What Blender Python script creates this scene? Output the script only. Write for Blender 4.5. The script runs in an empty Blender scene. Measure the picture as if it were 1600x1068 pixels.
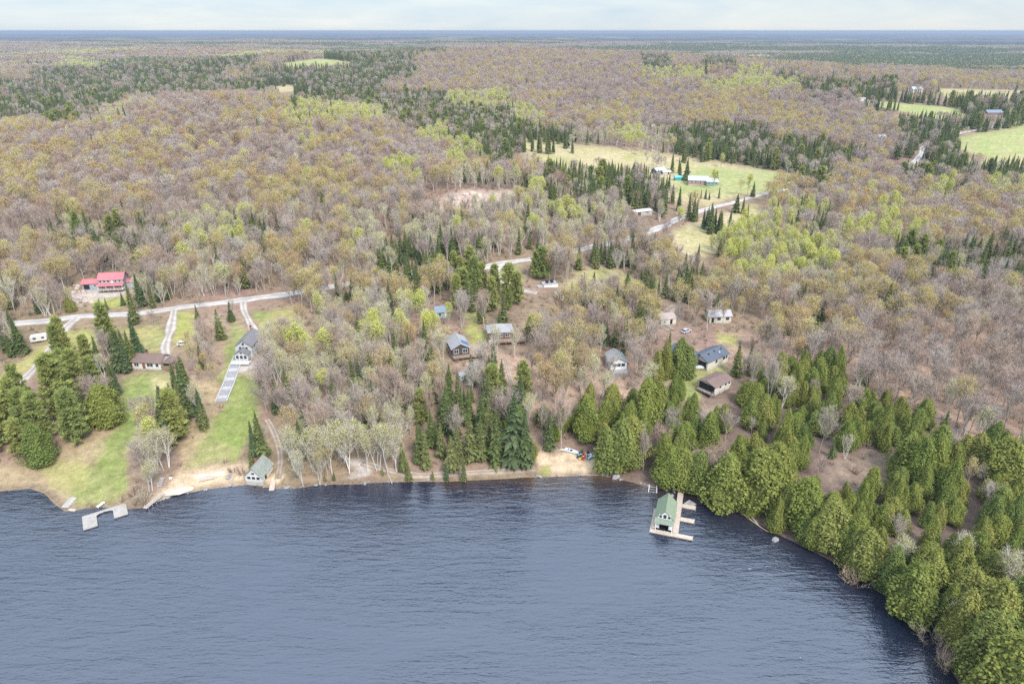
import bpy, math, random
import numpy as np
from mathutils import Vector

random.seed(7)
rng = np.random.default_rng(7)
S = bpy.context.scene
C = S.collection
R = math.radians

# ------------------------------------------------------------------ camera
CAMZ, PITCH, FPX = 115.0, R(24.48), 1067.0
SP, CP = math.sin(PITCH), math.cos(PITCH)
cam_d = bpy.data.cameras.new('camera')
cam_d.sensor_width = 36.0
cam_d.lens = 24.0
cam_d.clip_start = 1.0
cam_d.clip_end = 60000.0
cam = bpy.data.objects.new('camera', cam_d)
cam.location = (0, 0, CAMZ)
cam.rotation_euler = (R(90) - PITCH, 0, 0)
C.objects.link(cam)
S.camera = cam


def project(x, y, z):
    """photo pixel (1600 x 1068) of a world point, and its depth"""
    x = np.asarray(x, float); y = np.asarray(y, float); z = np.asarray(z, float) - CAMZ
    dep = y * CP - z * SP
    up = y * SP + z * CP
    dep = np.where(dep < 1, 1, dep)
    return 800 + FPX * x / dep, 534 - FPX * up / dep, dep


def ray(u, v):
    a = (u - 800) / FPX
    b = (534 - v) / FPX
    return np.array([a, b * SP + CP, b * CP - SP])


def on_level(u, v, z=0.0):
    d = ray(u, v)
    t = (z - CAMZ) / d[2]
    return np.array([d[0] * t, d[1] * t, z])


# ------------------------------------------------------------------ noise
def vnoise(x, y, seed=0):
    """smooth value noise, about -1..1"""
    xi = np.floor(x).astype(np.int64); yi = np.floor(y).astype(np.int64)
    fx = x - xi; fy = y - yi
    fx = fx * fx * (3 - 2 * fx); fy = fy * fy * (3 - 2 * fy)

    def h(i, j):
        n = (i * 374761393 + j * 668265263 + seed * 974634541) & 0xFFFFFFFF
        n = ((n ^ (n >> 13)) * 1274126177) & 0xFFFFFFFF
        n = n ^ (n >> 16)
        return (n & 0xFFFF) / 32767.5 - 1
    a = h(xi, yi); b = h(xi + 1, yi); c = h(xi, yi + 1); d = h(xi + 1, yi + 1)
    return (a * (1 - fx) + b * fx) * (1 - fy) + (c * (1 - fx) + d * fx) * fy


def fbm(x, y, seed=0, oct=3):
    s = 0; a = 1; t = 0
    for k in range(oct):
        s = s + a * vnoise(x * 2 ** k + 17.3 * k, y * 2 ** k - 9.1 * k, seed + k); t += a; a *= .5
    return s / t


# ------------------------------------------------------------------ terrain
SHORE_PX = [(0, 767), (45, 763), (68, 770), (84, 786), (100, 798), (118, 797), (140, 793), (165, 792), (190, 795), (222, 793),
            (246, 783), (270, 774), (300, 768), (330, 763), (385, 757), (430, 763), (470, 762), (500, 757), (560, 756), (600, 753),
            (650, 752), (700, 752), (760, 749), (830, 745), (880, 744), (935, 742), (965, 747), (990, 754), (1020, 762), (1045, 766),
            (1060, 768), (1080, 771), (1100, 772), (1130, 783), (1165, 806), (1205, 829), (1240, 846), (1268, 860), (1300, 876),
            (1340, 893), (1375, 912), (1412, 944), (1450, 962), (1462, 990), (1475, 1030), (1500, 1068)]
SHORE = [tuple(on_level(u, v)[:2]) for u, v in SHORE_PX]
SHORE = [(-420, 120), (-300, 150), (-200, 158), (-150, 157)] + SHORE + [(75, 70), (95, 40), (120, 0), (150, -60), (220, -150), (300, -400)]
SHORE = np.array(SHORE)
POLY = np.vstack([SHORE, [[-3000, -400], [-3000, 100]]])


def in_poly(px, py, poly):
    px = np.asarray(px, float); py = np.asarray(py, float)
    inside = np.zeros(px.shape, bool)
    n = len(poly)
    for i in range(n):
        x0, y0 = poly[i]; x1, y1 = poly[(i + 1) % n]
        if y0 == y1:
            continue
        c = ((y0 > py) != (y1 > py)) & (px < (x1 - x0) * (py - y0) / (y1 - y0) + x0)
        inside ^= c
    return inside


def seg_dist(px, py, line):
    px = np.asarray(px, float); py = np.asarray(py, float)
    best = np.full(px.shape, 1e18)
    for i in range(len(line) - 1):
        ax, ay = line[i][0], line[i][1]; bx, by = line[i + 1][0], line[i + 1][1]
        dx, dy = bx - ax, by - ay
        L = dx * dx + dy * dy + 1e-9
        t = np.clip(((px - ax) * dx + (py - ay) * dy) / L, 0, 1)
        best = np.minimum(best, (px - ax - t * dx) ** 2 + (py - ay - t * dy) ** 2)
    return np.sqrt(best)


def shore_d(x, y):
    """metres inland (negative on the lake)"""
    d = seg_dist(x, y, SHORE)
    return np.where(in_poly(x, y, POLY), -d, d)


def gauss(x, y, cx, cy, sx, sy):
    return np.exp(-.5 * (((x - cx) / sx) ** 2 + ((y - cy) / sy) ** 2))


def terrain(x, y, d=None):
    x = np.asarray(x, float); y = np.asarray(y, float)
    if d is None:
        d = shore_d(x, y)
    r = np.hypot(x, y)
    din = np.maximum(d, 0)
    east = 1 / (1 + np.exp(-(x - 55) / 18))
    west = 1 / (1 + np.exp((x + 62) / 10))
    rise = 12.0 - 5.0 * east - 2.0 * west
    ell = 42 + 40 * east + 25 * west
    z = .45 * (1 - np.exp(-din / 1.6)) + rise * (1 - np.exp(-(din / ell) ** 1.25))
    land = 1 - np.exp(-din / 30)
    z += land * (.55 * fbm(x / 16, y / 16, 3) + 1.1 * fbm(x / 55, y / 55, 5))
    hill = np.clip((y - 255) / 110, 0, 1); hill = hill * hill * (3 - 2 * hill)
    hx = np.where(x < -265, 150.0, 128.0); hy = np.where(y < 640, 190.0, 125.0)
    z += hill * (37 * gauss(x, y, -265, 640, hx, hy) + 9 * gauss(x, y, -15, 425, 55, 45))
    z += hill * 5 * fbm(x / 120, y / 120, 8)
    z += 36 * gauss(x, y, 330, 1500, 420, 330) + 18 * gauss(x, y, 560, 1000, 200, 190) + 30 * gauss(x, y, -520, 1750, 330, 210) + 34 * gauss(x, y, 60, 2050, 420, 200) + 30 * gauss(x, y, -1050, 2500, 500, 260)
    far = np.clip((r - 1500) / 3500, 0, 1)
    z += far * (34 * fbm(x / 1700, y / 800, 11) + 10)
    far2 = np.clip((r - 5000) / 8000, 0, 1)
    z += far2 * (20 * fbm(x / 4200, y / 2200, 13) + 4)
    w = np.clip(-d, 0, None)
    z = np.where(d < 0, -np.minimum(3.5, .22 * w) - .03, z)
    return z


TT = 60 * 1.006 ** np.arange(900)


def P(u, v, dz=0.0):
    """the ground point that pixel (u, v) of the photograph shows"""
    d = ray(u, v)
    x = d[0] * TT; y = d[1] * TT; z = CAMZ + d[2] * TT
    below = z < np.maximum(terrain(x, y), 0)
    if not below.any():
        t = TT[-1]
        return Vector((d[0] * t, d[1] * t, 0))
    k = int(np.argmax(below))
    lo, hi = TT[max(k - 1, 0)], TT[k]
    for _ in range(3):
        ts = np.linspace(lo, hi, 12)
        b = CAMZ + d[2] * ts < np.maximum(terrain(d[0] * ts, d[1] * ts), 0)
        j = int(np.argmax(b)); lo, hi = ts[max(j - 1, 0)], ts[j]
    t = .5 * (lo + hi)
    p = d * t
    return Vector((float(p[0]), float(p[1]), float(max(terrain(p[0], p[1]), 0)) + dz))


def G(x, y):
    return float(terrain(np.array([x]), np.array([y]))[0])


# ------------------------------------------------------------------ materials
MATS = {}


def nt(name):
    m = bpy.data.materials.new(name); m.use_nodes = True
    n = m.node_tree.nodes; n.clear()
    o = n.new('ShaderNodeOutputMaterial')
    return m, n, m.node_tree.links, o


def mat(name, col, rough=.7, var=.18, scale=1.5, metal=0.0, bump=None, spec=.3, stretch=(1, 1, 1), worn=False):
    """plain procedural surface: base colour broken by noise, with an optional bump ('ribs', 'boards', 'grain')"""
    if name in MATS:
        return MATS[name]
    m, n, l, o = nt(name)
    b = n.new('ShaderNodeBsdfPrincipled')
    b.inputs['Roughness'].default_value = rough
    b.inputs['Metallic'].default_value = metal
    b.inputs['Specular IOR Level'].default_value = spec
    tc = n.new('ShaderNodeTexCoord')
    mp = n.new('ShaderNodeMapping'); mp.inputs['Scale'].default_value = stretch
    l.new(tc.outputs['Object'], mp.inputs['Vector'])
    no = n.new('ShaderNodeTexNoise'); no.inputs['Scale'].default_value = scale; no.inputs['Detail'].default_value = 6
    l.new(mp.outputs[0], no.inputs['Vector'])
    cr = n.new('ShaderNodeValToRGB')
    cr.color_ramp.elements[0].position = .3; cr.color_ramp.elements[1].position = .7
    cr.color_ramp.elements[0].color = (*[c * (1 - var) for c in col], 1)
    cr.color_ramp.elements[1].color = (*[min(c * (1 + var), .9) for c in col], 1)
    l.new(no.outputs['Fac'], cr.inputs['Fac'])
    n2 = n.new('ShaderNodeTexNoise'); n2.inputs['Scale'].default_value = .45; n2.inputs['Detail'].default_value = 8; n2.inputs['Roughness'].default_value = .75
    l.new(tc.outputs['Object'], n2.inputs['Vector'])
    mr = n.new('ShaderNodeMapRange'); mr.inputs['From Min'].default_value = .3; mr.inputs['From Max'].default_value = .7
    mr.inputs['To Min'].default_value = 1 - var * 1.2; mr.inputs['To Max'].default_value = 1 + var * .7
    l.new(n2.outputs['Fac'], mr.inputs['Value'])
    mx = n.new('ShaderNodeMix'); mx.data_type = 'RGBA'; mx.blend_type = 'MULTIPLY'; mx.inputs['Factor'].default_value = 1
    l.new(cr.outputs[0], mx.inputs['A']); l.new(mr.outputs[0], mx.inputs['B'])
    src = mx.outputs['Result']
    if worn:                                 # wheel tracks, carried by the mesh
        a2 = n.new('ShaderNodeAttribute'); a2.attribute_name = 'shade'
        m2 = n.new('ShaderNodeMix'); m2.data_type = 'RGBA'; m2.blend_type = 'MULTIPLY'; m2.inputs['Factor'].default_value = 1
        l.new(src, m2.inputs['A']); l.new(a2.outputs['Color'], m2.inputs['B']); src = m2.outputs['Result']
    l.new(src, b.inputs['Base Color'])
    if bump:
        w = n.new('ShaderNodeTexWave'); w.wave_type = 'BANDS'
        w.bands_direction = {'ribs': 'X', 'boards': 'Z', 'planks': 'X', 'rows': 'Y'}[bump]
        w.inputs['Scale'].default_value = {'ribs': 1.0, 'boards': 1.6, 'planks': 1.1, 'rows': 1.4}[bump]
        w.inputs['Distortion'].default_value = .2
        l.new(tc.outputs['Object'], w.inputs['Vector'])
        bp = n.new('ShaderNodeBump'); bp.inputs['Strength'].default_value = .5; bp.inputs['Distance'].default_value = .05
        l.new(w.outputs['Fac'], bp.inputs['Height'])
        l.new(bp.outputs[0], b.inputs['Normal'])
    l.new(b.outputs[0], o.inputs[0])
    MATS[name] = m
    return m


def leaf_mat(name, cols, trans=.25):
    """foliage and twigs: one tone per tree picked from the ramp"""
    m, n, l, o = nt(name)
    oi = n.new('ShaderNodeObjectInfo')
    at = n.new('ShaderNodeAttribute'); at.attribute_name = 'tone'
    ad = n.new('ShaderNodeMath'); ad.operation = 'ADD'
    l.new(oi.outputs['Random'], ad.inputs[0]); l.new(at.outputs['Fac'], ad.inputs[1])
    fr = n.new('ShaderNodeMath'); fr.operation = 'FRACT'; l.new(ad.outputs[0], fr.inputs[0])
    cr = n.new('ShaderNodeValToRGB')
    e = cr.color_ramp.elements
    k = len(cols)
    while len(e) < k:
        e.new(.5)
    for i, c in enumerate(cols):
        e[i].position = i / (k - 1); e[i].color = (*c, 1)
    l.new(fr.outputs[0], cr.inputs['Fac'])
    a2 = n.new('ShaderNodeAttribute'); a2.attribute_name = 'shade'
    mx = n.new('ShaderNodeMix'); mx.data_type = 'RGBA'; mx.blend_type = 'MULTIPLY'
    mx.inputs['Factor'].default_value = 1
    l.new(cr.outputs[0], mx.inputs['A'])
    l.new(a2.outputs['Color'], mx.inputs['B'])
    df = n.new('ShaderNodeBsdfDiffuse')
    l.new(mx.outputs['Result'], df.inputs['Color'])
    if trans > 0:
        tr = n.new('ShaderNodeBsdfTranslucent'); l.new(mx.outputs['Result'], tr.inputs['Color'])
        ms = n.new('ShaderNodeMixShader'); ms.inputs[0].default_value = trans
        l.new(df.outputs[0], ms.inputs[1]); l.new(tr.outputs[0], ms.inputs[2])
        l.new(ms.outputs[0], o.inputs[0])
    else:
        l.new(df.outputs[0], o.inputs[0])
    MATS[name] = m
    return m


leaf_mat('twigs_bare', [(.365, .282, .232), (.43, .355, .305), (.315, .245, .215), (.41, .32, .25), (.385, .262, .19), (.35, .28, .262), (.45, .395, .345), (.365, .282, .232)], 0)
leaf_mat('twigs_birch', [(.48, .42, .32), (.46, .42, .27), (.51, .46, .37), (.44, .38, .31), (.48, .42, .32)], 0)
leaf_mat('buds_gold', [(.49, .40, .11), (.55, .46, .11), (.47, .36, .13), (.52, .37, .14), (.57, .50, .12), (.49, .40, .11)])
leaf_mat('buds_lime', [(.50, .52, .12), (.58, .58, .14), (.50, .49, .22), (.55, .54, .16), (.50, .52, .12)])
leaf_mat('buds_sage', [(.48, .48, .18), (.53, .50, .18), (.46, .44, .19), (.50, .44, .20), (.48, .48, .18)])
leaf_mat('needles_spruce', [(.098, .125, .046), (.135, .155, .050), (.080, .115, .054), (.165, .168, .064), (.115, .142, .050), (.098, .125, .046)], .15)
leaf_mat('needles_pine', [(.32, .35, .110), (.38, .39, .125), (.285, .335, .115), (.32, .35, .110)], .28)
leaf_mat('sprays_cedar', [(.175, .205, .050), (.215, .228, .058), (.140, .182, .052), (.250, .242, .068), (.158, .195, .048), (.200, .205, .054), (.175, .205, .050)], .2)
leaf_mat('twigs_shrub', [(.36, .25, .19), (.42, .32, .21), (.30, .21, .18), (.40, .36, .25), (.36, .25, .19)], 0)
leaf_mat('bark_grey', [(.40, .345, .28), (.47, .41, .35), (.32, .27, .22), (.40, .345, .28)], 0)
leaf_mat('bark_white', [(.60, .56, .50), (.52, .48, .43), (.66, .62, .57), (.60, .56, .50)], 0)
leaf_mat('bark_brown', [(.16, .12, .09), (.20, .15, .115), (.16, .12, .09)], 0)
leaf_mat('dead_wood', [(.50, .46, .42), (.42, .38, .35), (.50, .46, .42)], 0)


# ------------------------------------------------------------------ mesh building
class MB:
    def __init__(s):
        s.v = []; s.f = []; s.m = []; s.sh = []; s.tn = []

    def add(s, vs, fs, mi=0, sh=1.0, tn=0.0):
        b = len(s.v)
        s.v.extend([tuple(map(float, p)) for p in vs])
        s.f.extend([tuple(b + i for i in f) for f in fs])
        s.m.extend([mi] * len(fs)); s.sh.extend([sh] * len(vs)); s.tn.extend([tn] * len(vs))

    def box(s, c, size, rz=0.0, mi=0, taper=1.0):
        hx, hy, hz = size[0] / 2, size[1] / 2, size[2] / 2
        co, si = math.cos(rz), math.sin(rz)
        vs = []
        for dz in (-1, 1):
            k = taper if dz > 0 else 1
            for dx, dy in ((-1, -1), (1, -1), (1, 1), (-1, 1)):
                x, y = dx * hx * k, dy * hy * k
                vs.append((c[0] + x * co - y * si, c[1] + x * si + y * co, c[2] + dz * hz))
        s.add(vs, [(3, 2, 1, 0), (4, 5, 6, 7), (0, 1, 5, 4), (1, 2, 6, 5), (2, 3, 7, 6), (3, 0, 4, 7)], mi)

    def slab(s, quad, t, mi=0):
        """four corners (top side) pushed down by thickness t along the face normal"""
        q = [Vector(p) for p in quad]
        n = (q[1] - q[0]).cross(q[3] - q[0]).normalized()
        if n.z < 0:
            n = -n; q = q[::-1]
        vs = [*q, *[p - n * t for p in q]]
        s.add(vs, [(0, 1, 2, 3), (7, 6, 5, 4), (0, 4, 5, 1), (1, 5, 6, 2), (2, 6, 7, 3), (3, 7, 4, 0)], mi)

    def prism(s, prof, x0, x1, axis='x', mi=0):
        """closed profile [(a, z)] extruded along x (a = y) or along y (a = x)"""
        n = len(prof)
        if axis == 'x':
            vs = [(x0, a, z) for a, z in prof] + [(x1, a, z) for a, z in prof]
        else:
            vs = [(a, x0, z) for a, z in prof] + [(a, x1, z) for a, z in prof]
        fs = [tuple(range(n))[::-1], tuple(range(n, 2 * n))] + [(i, (i + 1) % n, n + (i + 1) % n, n + i) for i in range(n)]
        s.add(vs, fs, mi)

    def tube(s, pts, rad, n=5, mi=0, cap=True, sh=1.0):
        pts = [Vector(p) for p in pts]
        vs = []; fs = []
        for i, p in enumerate(pts):
            a = pts[max(i - 1, 0)]; b = pts[min(i + 1, len(pts) - 1)]
            t = (b - a)
            t = t.normalized() if t.length > 1e-6 else Vector((0, 0, 1))
            u = t.cross(Vector((.31, .77, .15))).normalized(); w = t.cross(u)
            for k in range(n):
                an = 2 * math.pi * k / n
                vs.append(p + (u * math.cos(an) + w * math.sin(an)) * rad[i])
        for i in range(len(pts) - 1):
            for k in range(n):
                fs.append((i * n + k, i * n + (k + 1) % n, (i + 1) * n + (k + 1) % n, (i + 1) * n + k))
        if cap:
            fs.append(tuple(range(n))[::-1]); fs.append(tuple(range((len(pts) - 1) * n, len(pts) * n)))
        s.add(vs, fs, mi, sh)

    def mesh(s, name, mats, smooth=False):
        me = bpy.data.meshes.new(name)
        me.from_pydata(s.v, [], s.f)
        for m in mats:
            me.materials.append(m)
        me.polygons.foreach_set('material_index', s.m)
        if smooth:
            me.polygons.foreach_set('use_smooth', [True] * len(me.polygons))
        return me

    def attrs(s, me):
        a = me.attributes.new('shade', 'FLOAT_COLOR', 'POINT')
        sh = np.ones((len(s.v), 4), np.float32); sh[:, :3] = np.array(s.sh, np.float32)[:, None]
        a.data.foreach_set('color', sh.ravel())
        if any(s.tn):
            t = me.attributes.new('tone', 'FLOAT', 'POINT')
            t.data.foreach_set('value', np.array(s.tn, np.float32))
        return me


def obj(name, mb, mats, parent=None, loc=None, smooth=False):
    if not isinstance(mats, (list, tuple)):
        mats = [mats]
    o = bpy.data.objects.new(name, mb.mesh(name, mats, smooth))
    C.objects.link(o)
    if parent is not None:
        o.parent = parent
    if loc is not None:
        o.location = loc
    return o


def tag(o, label=None, cat=None, group=None, kind=None):
    if label: o['label'] = label
    if cat: o['category'] = cat
    if group: o['group'] = group
    if kind: o['kind'] = kind
    return o


def thing(name, label, cat, loc, rz=0.0, group=None):
    o = bpy.data.objects.new(name, None)
    o.empty_display_size = .5
    C.objects.link(o)
    o.location = loc; o.rotation_euler = (0, 0, rz)
    return tag(o, label, cat, group)


# light and air: overall settings
SUN_E, SUN_ANG, SKY_E, EXPO, HAZE, DENOISE = 3.2, 18.0, .12, .55, 1.1e-4, False
CLOUD = ((2.75, 3.6, 4.75, 1), (4.3, 4.65, 4.95, 1))     # blue gaps, white veil
# ------------------------------------------------------------------ roads and paths (draped strips)
ROADS = []      # (world polyline, half width)


def px_line(pts, step=2.0):
    w = [P(u, v) for u, v in pts]
    n = len(w)
    out = []
    for i in range(n - 1):
        p0 = w[max(i - 1, 0)]; p1 = w[i]; p2 = w[i + 1]; p3 = w[min(i + 2, n - 1)]
        k = max(2, int((p2 - p1).length / step))
        for j in range(k):
            t = j / k
            q = .5 * ((2 * p1) + (p2 - p0) * t + (2 * p0 - 5 * p1 + 4 * p2 - p3) * t * t + (3 * p1 - p0 - 3 * p2 + p3) * t ** 3)
            out.append((q.x, q.y))
    out.append((w[-1].x, w[-1].y))
    return out


def strip(name, pts, width, m, lift=.12, step=2.0, rough_edge=.25):
    line = np.array(px_line(pts, step))
    tg = np.gradient(line, axis=0)
    nrm = np.stack([-tg[:, 1], tg[:, 0]], 1) / (np.linalg.norm(tg, axis=1)[:, None] + 1e-9)
    K = 13
    offs = np.linspace(-.5, .5, K)
    wob = width * (1 + rough_edge * vnoise(line[:, 0] / 6, line[:, 1] / 6, 31))
    xs = line[:, 0][:, None] + nrm[:, 0][:, None] * offs * wob[:, None]
    ys = line[:, 1][:, None] + nrm[:, 1][:, None] * offs * wob[:, None]
    zs = terrain(xs, ys) + lift
    crown = (lift * .6) * (1 - (offs * 2) ** 2)
    zs = zs + crown - np.where(np.abs(offs) > .49, lift * .9, 0)
    n = len(line)
    mb = MB()
    mb.add(np.stack([xs, ys, zs], -1).reshape(-1, 3), [(i * K + j, i * K + j + 1, (i + 1) * K + j + 1, (i + 1) * K + j) for i in range(n - 1) for j in range(K - 1)])
    prof = np.interp(np.abs(offs), [0, .10, .24, .36, .5], [.72, .84, 1.10, .98, .66])
    nz = 1 + .22 * fbm(xs / 3.0, ys / 3.0, 33, 3)
    mb.sh = list((prof[None, :] * nz).ravel())
    o = obj(name, mb, m, smooth=True); mb.attrs(o.data)
    tag(o, kind='structure')
    ROADS.append((line, width / 2))
    return o


M_ROAD = mat('road_gravel', (.46, .42, .385), .9, .14, .35, spec=.1, worn=True)
M_DRIVE = mat('drive_gravel', (.42, .365, .315), .95, .18, .5, spec=.1, worn=True)
M_DIRT = mat('dirt_path', (.34, .265, .205), .95, .2, .5, spec=.1, worn=True)

strip('road', [(-60, 512), (60, 503), (130, 494), (200, 491), (260, 484), (330, 475), (400, 466), (440, 461), (520, 448), (600, 436), (680, 426), (740, 420), (785, 412), (830, 405), (880, 397), (930, 385), (985, 372), (1035, 354), (1060, 342), (1100, 328), (1150, 315), (1190, 304), (1222, 297), (1290, 286), (1345, 280), (1392, 273), (1420, 258), (1438, 243), (1445, 228), (1470, 216), (1510, 206), (1560, 197), (1640, 184)], 5.2, M_ROAD, .25)
strip('driveway', [(122, 496), (102, 512), (85, 535), (58, 572), (25, 602), (-20, 628), (-80, 650)], 3.8, M_DRIVE, .2)
strip('driveway', [(272, 484), (269, 500), (265, 520), (258, 542), (262, 560)], 3.6, M_DRIVE, .2)
strip('driveway', [(380, 470), (381, 484), (388, 500), (396, 515), (402, 530)], 3.3, M_DRIVE, .2)
strip('driveway', [(786, 413), (776, 419), (775, 430), (790, 442), (812, 452), (840, 458)], 3.6, M_DRIVE, .2)
strip('driveway', [(1010, 375), (1040, 385), (1080, 402), (1115, 420), (1150, 440)], 3.2, M_DIRT, .2)
strip('driveway', [(1055, 478), (1040, 490), (1030, 502), (1050, 516)], 5.0, M_DIRT, .2)
strip('path', [(566, 722), (610, 735), (650, 742), (690, 741), (740, 738), (800, 735), (836, 732)], 2.4, M_DIRT, .1)
strip('path', [(417, 655), (428, 675), (436, 700), (438, 720), (434, 748)], 2.0, M_DIRT, .1)
strip('path', [(790, 560), (796, 585), (803, 610), (800, 640)], 1.6, M_DIRT, .1)

# ------------------------------------------------------------------ ground colours by area (pixel outlines laid on the ground)
LAWN = (.190, .222, .068); LAWN2 = (.27, .265, .085); DRY = (.36, .275, .155); SAND = (.47, .35, .23); GRAV = (.40, .345, .305)
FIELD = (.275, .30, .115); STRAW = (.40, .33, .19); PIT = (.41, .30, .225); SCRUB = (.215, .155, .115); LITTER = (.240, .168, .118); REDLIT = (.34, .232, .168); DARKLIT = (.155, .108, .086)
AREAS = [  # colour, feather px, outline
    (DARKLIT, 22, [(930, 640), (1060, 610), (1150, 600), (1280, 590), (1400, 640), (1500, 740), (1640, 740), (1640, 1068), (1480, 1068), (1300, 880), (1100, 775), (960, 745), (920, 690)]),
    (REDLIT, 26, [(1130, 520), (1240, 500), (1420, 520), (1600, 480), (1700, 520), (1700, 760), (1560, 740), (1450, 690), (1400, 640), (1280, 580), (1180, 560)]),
    (REDLIT, 14, [(700, 560), (800, 545), (960, 590), (1060, 600), (1020, 640), (880, 640), (740, 620)]),
    (SCRUB, 10, [(1290, 690), (1390, 680), (1425, 720), (1330, 765), (1285, 745)]),
    (SCRUB, 10, [(1060, 640), (1120, 620), (1140, 700), (1110, 770), (1060, 740)]),
    (DRY, 10, [(-80, 735), (60, 715), (110, 690), (160, 660), (200, 640), (230, 700), (200, 800), (100, 805), (60, 775), (-80, 775)]),
    (LAWN, 7, [(190, 590), (215, 580), (250, 580), (266, 592), (258, 630), (228, 680), (208, 720), (196, 775), (165, 792), (125, 792), (110, 770), (128, 735), (165, 690), (185, 645)]),
    (LAWN2, 6, [(60, 738), (130, 715), (130, 760), (95, 770)]),
    (STRAW, 5, [(232, 585), (262, 585), (262, 620), (240, 625)]),
    (SCRUB, 6, [(215, 640), (262, 630), (275, 680), (245, 770), (205, 780), (205, 720)]),
    (DRY, 8, [(300, 590), (345, 590), (345, 640), (330, 690), (280, 730), (270, 700), (300, 650)]),
    (LAWN, 7, [(345, 640), (372, 585), (400, 580), (410, 620), (400, 670), (372, 722), (290, 728), (302, 700), (332, 660)]),
    (LAWN, 5, [(338, 590), (352, 548), (366, 503), (384, 512), (376, 540), (352, 600)]),
    (SAND, 6, [(272, 735), (395, 724), (388, 756), (330, 764), (255, 784), (240, 780), (262, 752)]),
    (LAWN2, 6, [(180, 512), (250, 510), (262, 545), (225, 548)]),
    (LAWN, 5, [(225, 528), (255, 522), (256, 545), (232, 548)]),
    (LAWN2, 6, [(98, 530), (130, 513), (185, 528), (140, 546), (98, 546)]),
    (LAWN2, 6, [(-60, 610), (20, 575), (62, 540), (100, 508), (112, 520), (70, 568), (15, 604), (-60, 640)]),
    (LAWN2, 5, [(270, 490), (300, 488), (310, 530), (270, 540)]),
    (LAWN, 5, [(392, 487), (425, 484), (432, 506), (405, 517)]),
    (LAWN2, 5, [(425, 484), (460, 480), (470, 505), (432, 512)]),
    (LAWN2, 5, [(722, 488), (748, 488), (760, 535), (738, 545), (728, 512)]),
    (LAWN, 5, [(1040, 605), (1085, 572), (1130, 568), (1135, 585), (1095, 603), (1090, 628), (1060, 625)]),
    (LAWN2, 5, [(1118, 518), (1152, 524), (1145, 542), (1120, 535)]),
    (STRAW, 7, [(870, 445), (930, 415), (985, 428), (1000, 462), (900, 468)]),
    (LAWN2, 6, [(885, 445), (935, 420), (975, 432), (980, 458), (905, 462)]),
    (LAWN, 4, [(772, 424), (812, 413), (818, 440), (790, 446)]),
    (STRAW, 6, [(770, 212), (860, 222), (960, 230), (1060, 243), (1200, 265), (1235, 273), (1225, 302), (1150, 306), (1110, 322), (1060, 318), (1000, 285), (900, 265), (830, 248)]),
    (FIELD, 5, [(1095, 262), (1225, 268), (1232, 292), (1130, 303), (1050, 302), (1060, 280)]),
    (STRAW, 6, [(1050, 362), (1120, 333), (1185, 322), (1205, 345), (1130, 385), (1085, 410), (1050, 395)]),
    (FIELD, 2, [(1350, 156), (1500, 169), (1512, 190), (1482, 191), (1420, 176), (1358, 165)]),
    (FIELD, 3, [(1500, 214), (1660, 186), (1660, 240), (1560, 250), (1500, 234)]),
    (STRAW, 3, [(1510, 248), (1660, 240), (1660, 270), (1550, 262)]),
    (STRAW, 2, [(1455, 138), (1680, 143), (1680, 157), (1480, 152)]),
    (FIELD, 1, [(440, 99), (500, 91), (548, 97), (548, 109), (510, 111), (450, 103)]),
    (STRAW, 1.5, [(415, 136), (455, 133), (465, 141), (430, 147)]),
    (STRAW, 1.5, [(440, 148), (500, 150), (505, 154), (445, 157)]),
    (PIT, 5, [(672, 318), (700, 308), (722, 296), (760, 300), (800, 296), (834, 306), (822, 318), (836, 330), (790, 328), (770, 340), (742, 322), (700, 330)]),
    (SAND, 3, [(842, 708), (870, 703), (902, 708), (928, 716), (937, 735), (926, 746), (868, 744), (864, 726), (836, 726)]),
    (LAWN2, 3, [(828, 728), (862, 726), (866, 742), (832, 742)]),
    (DRY, 3, [(600, 742), (760, 738), (830, 738), (830, 750), (600, 756)]),
    (GRAV, 4, [(112, 462), (165, 448), (205, 456), (185, 468), (125, 474)]),
    (LAWN2, 4, [(140, 468), (200, 464), (215, 478), (150, 480)]),
    (SAND, 3, [(410, 742), (440, 738), (438, 758), (412, 758)]),
    (GRAV, 4, [(522, 711), (548, 713), (568, 720), (574, 732), (562, 743), (545, 743), (552, 729), (540, 720)]),
    (GRAV, 3, [(362, 570), (400, 566), (402, 580), (360, 580)]),
]
DRYSHORE = [a[2] for a in AREAS if a[0] is DRY][:1]
CLEAR = [a[2] for a in AREAS if a[0] in (LAWN, LAWN2, SAND, FIELD, GRAV)] + DRYSHORE
MEADOW = [a[2] for a in AREAS if a[0] in (STRAW, PIT)]


def poly_soft(u, v, poly, feather):
    bu = [p[0] for p in poly]; bv = [p[1] for p in poly]
    w = np.zeros(u.shape)
    near = (u > min(bu) - 3 * feather) & (u < max(bu) + 3 * feather) & (v > min(bv) - 3 * feather) & (v < max(bv) + 3 * feather)
    if not near.any():
        return w
    uu, vv = u[near], v[near]
    ins = in_poly(uu, vv, poly)
    d = seg_dist(uu, vv, poly + [poly[0]])
    sd = np.where(ins, d, -d) / feather
    w[near] = np.clip(.5 + .5 * sd, 0, 1)
    return w


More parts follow.
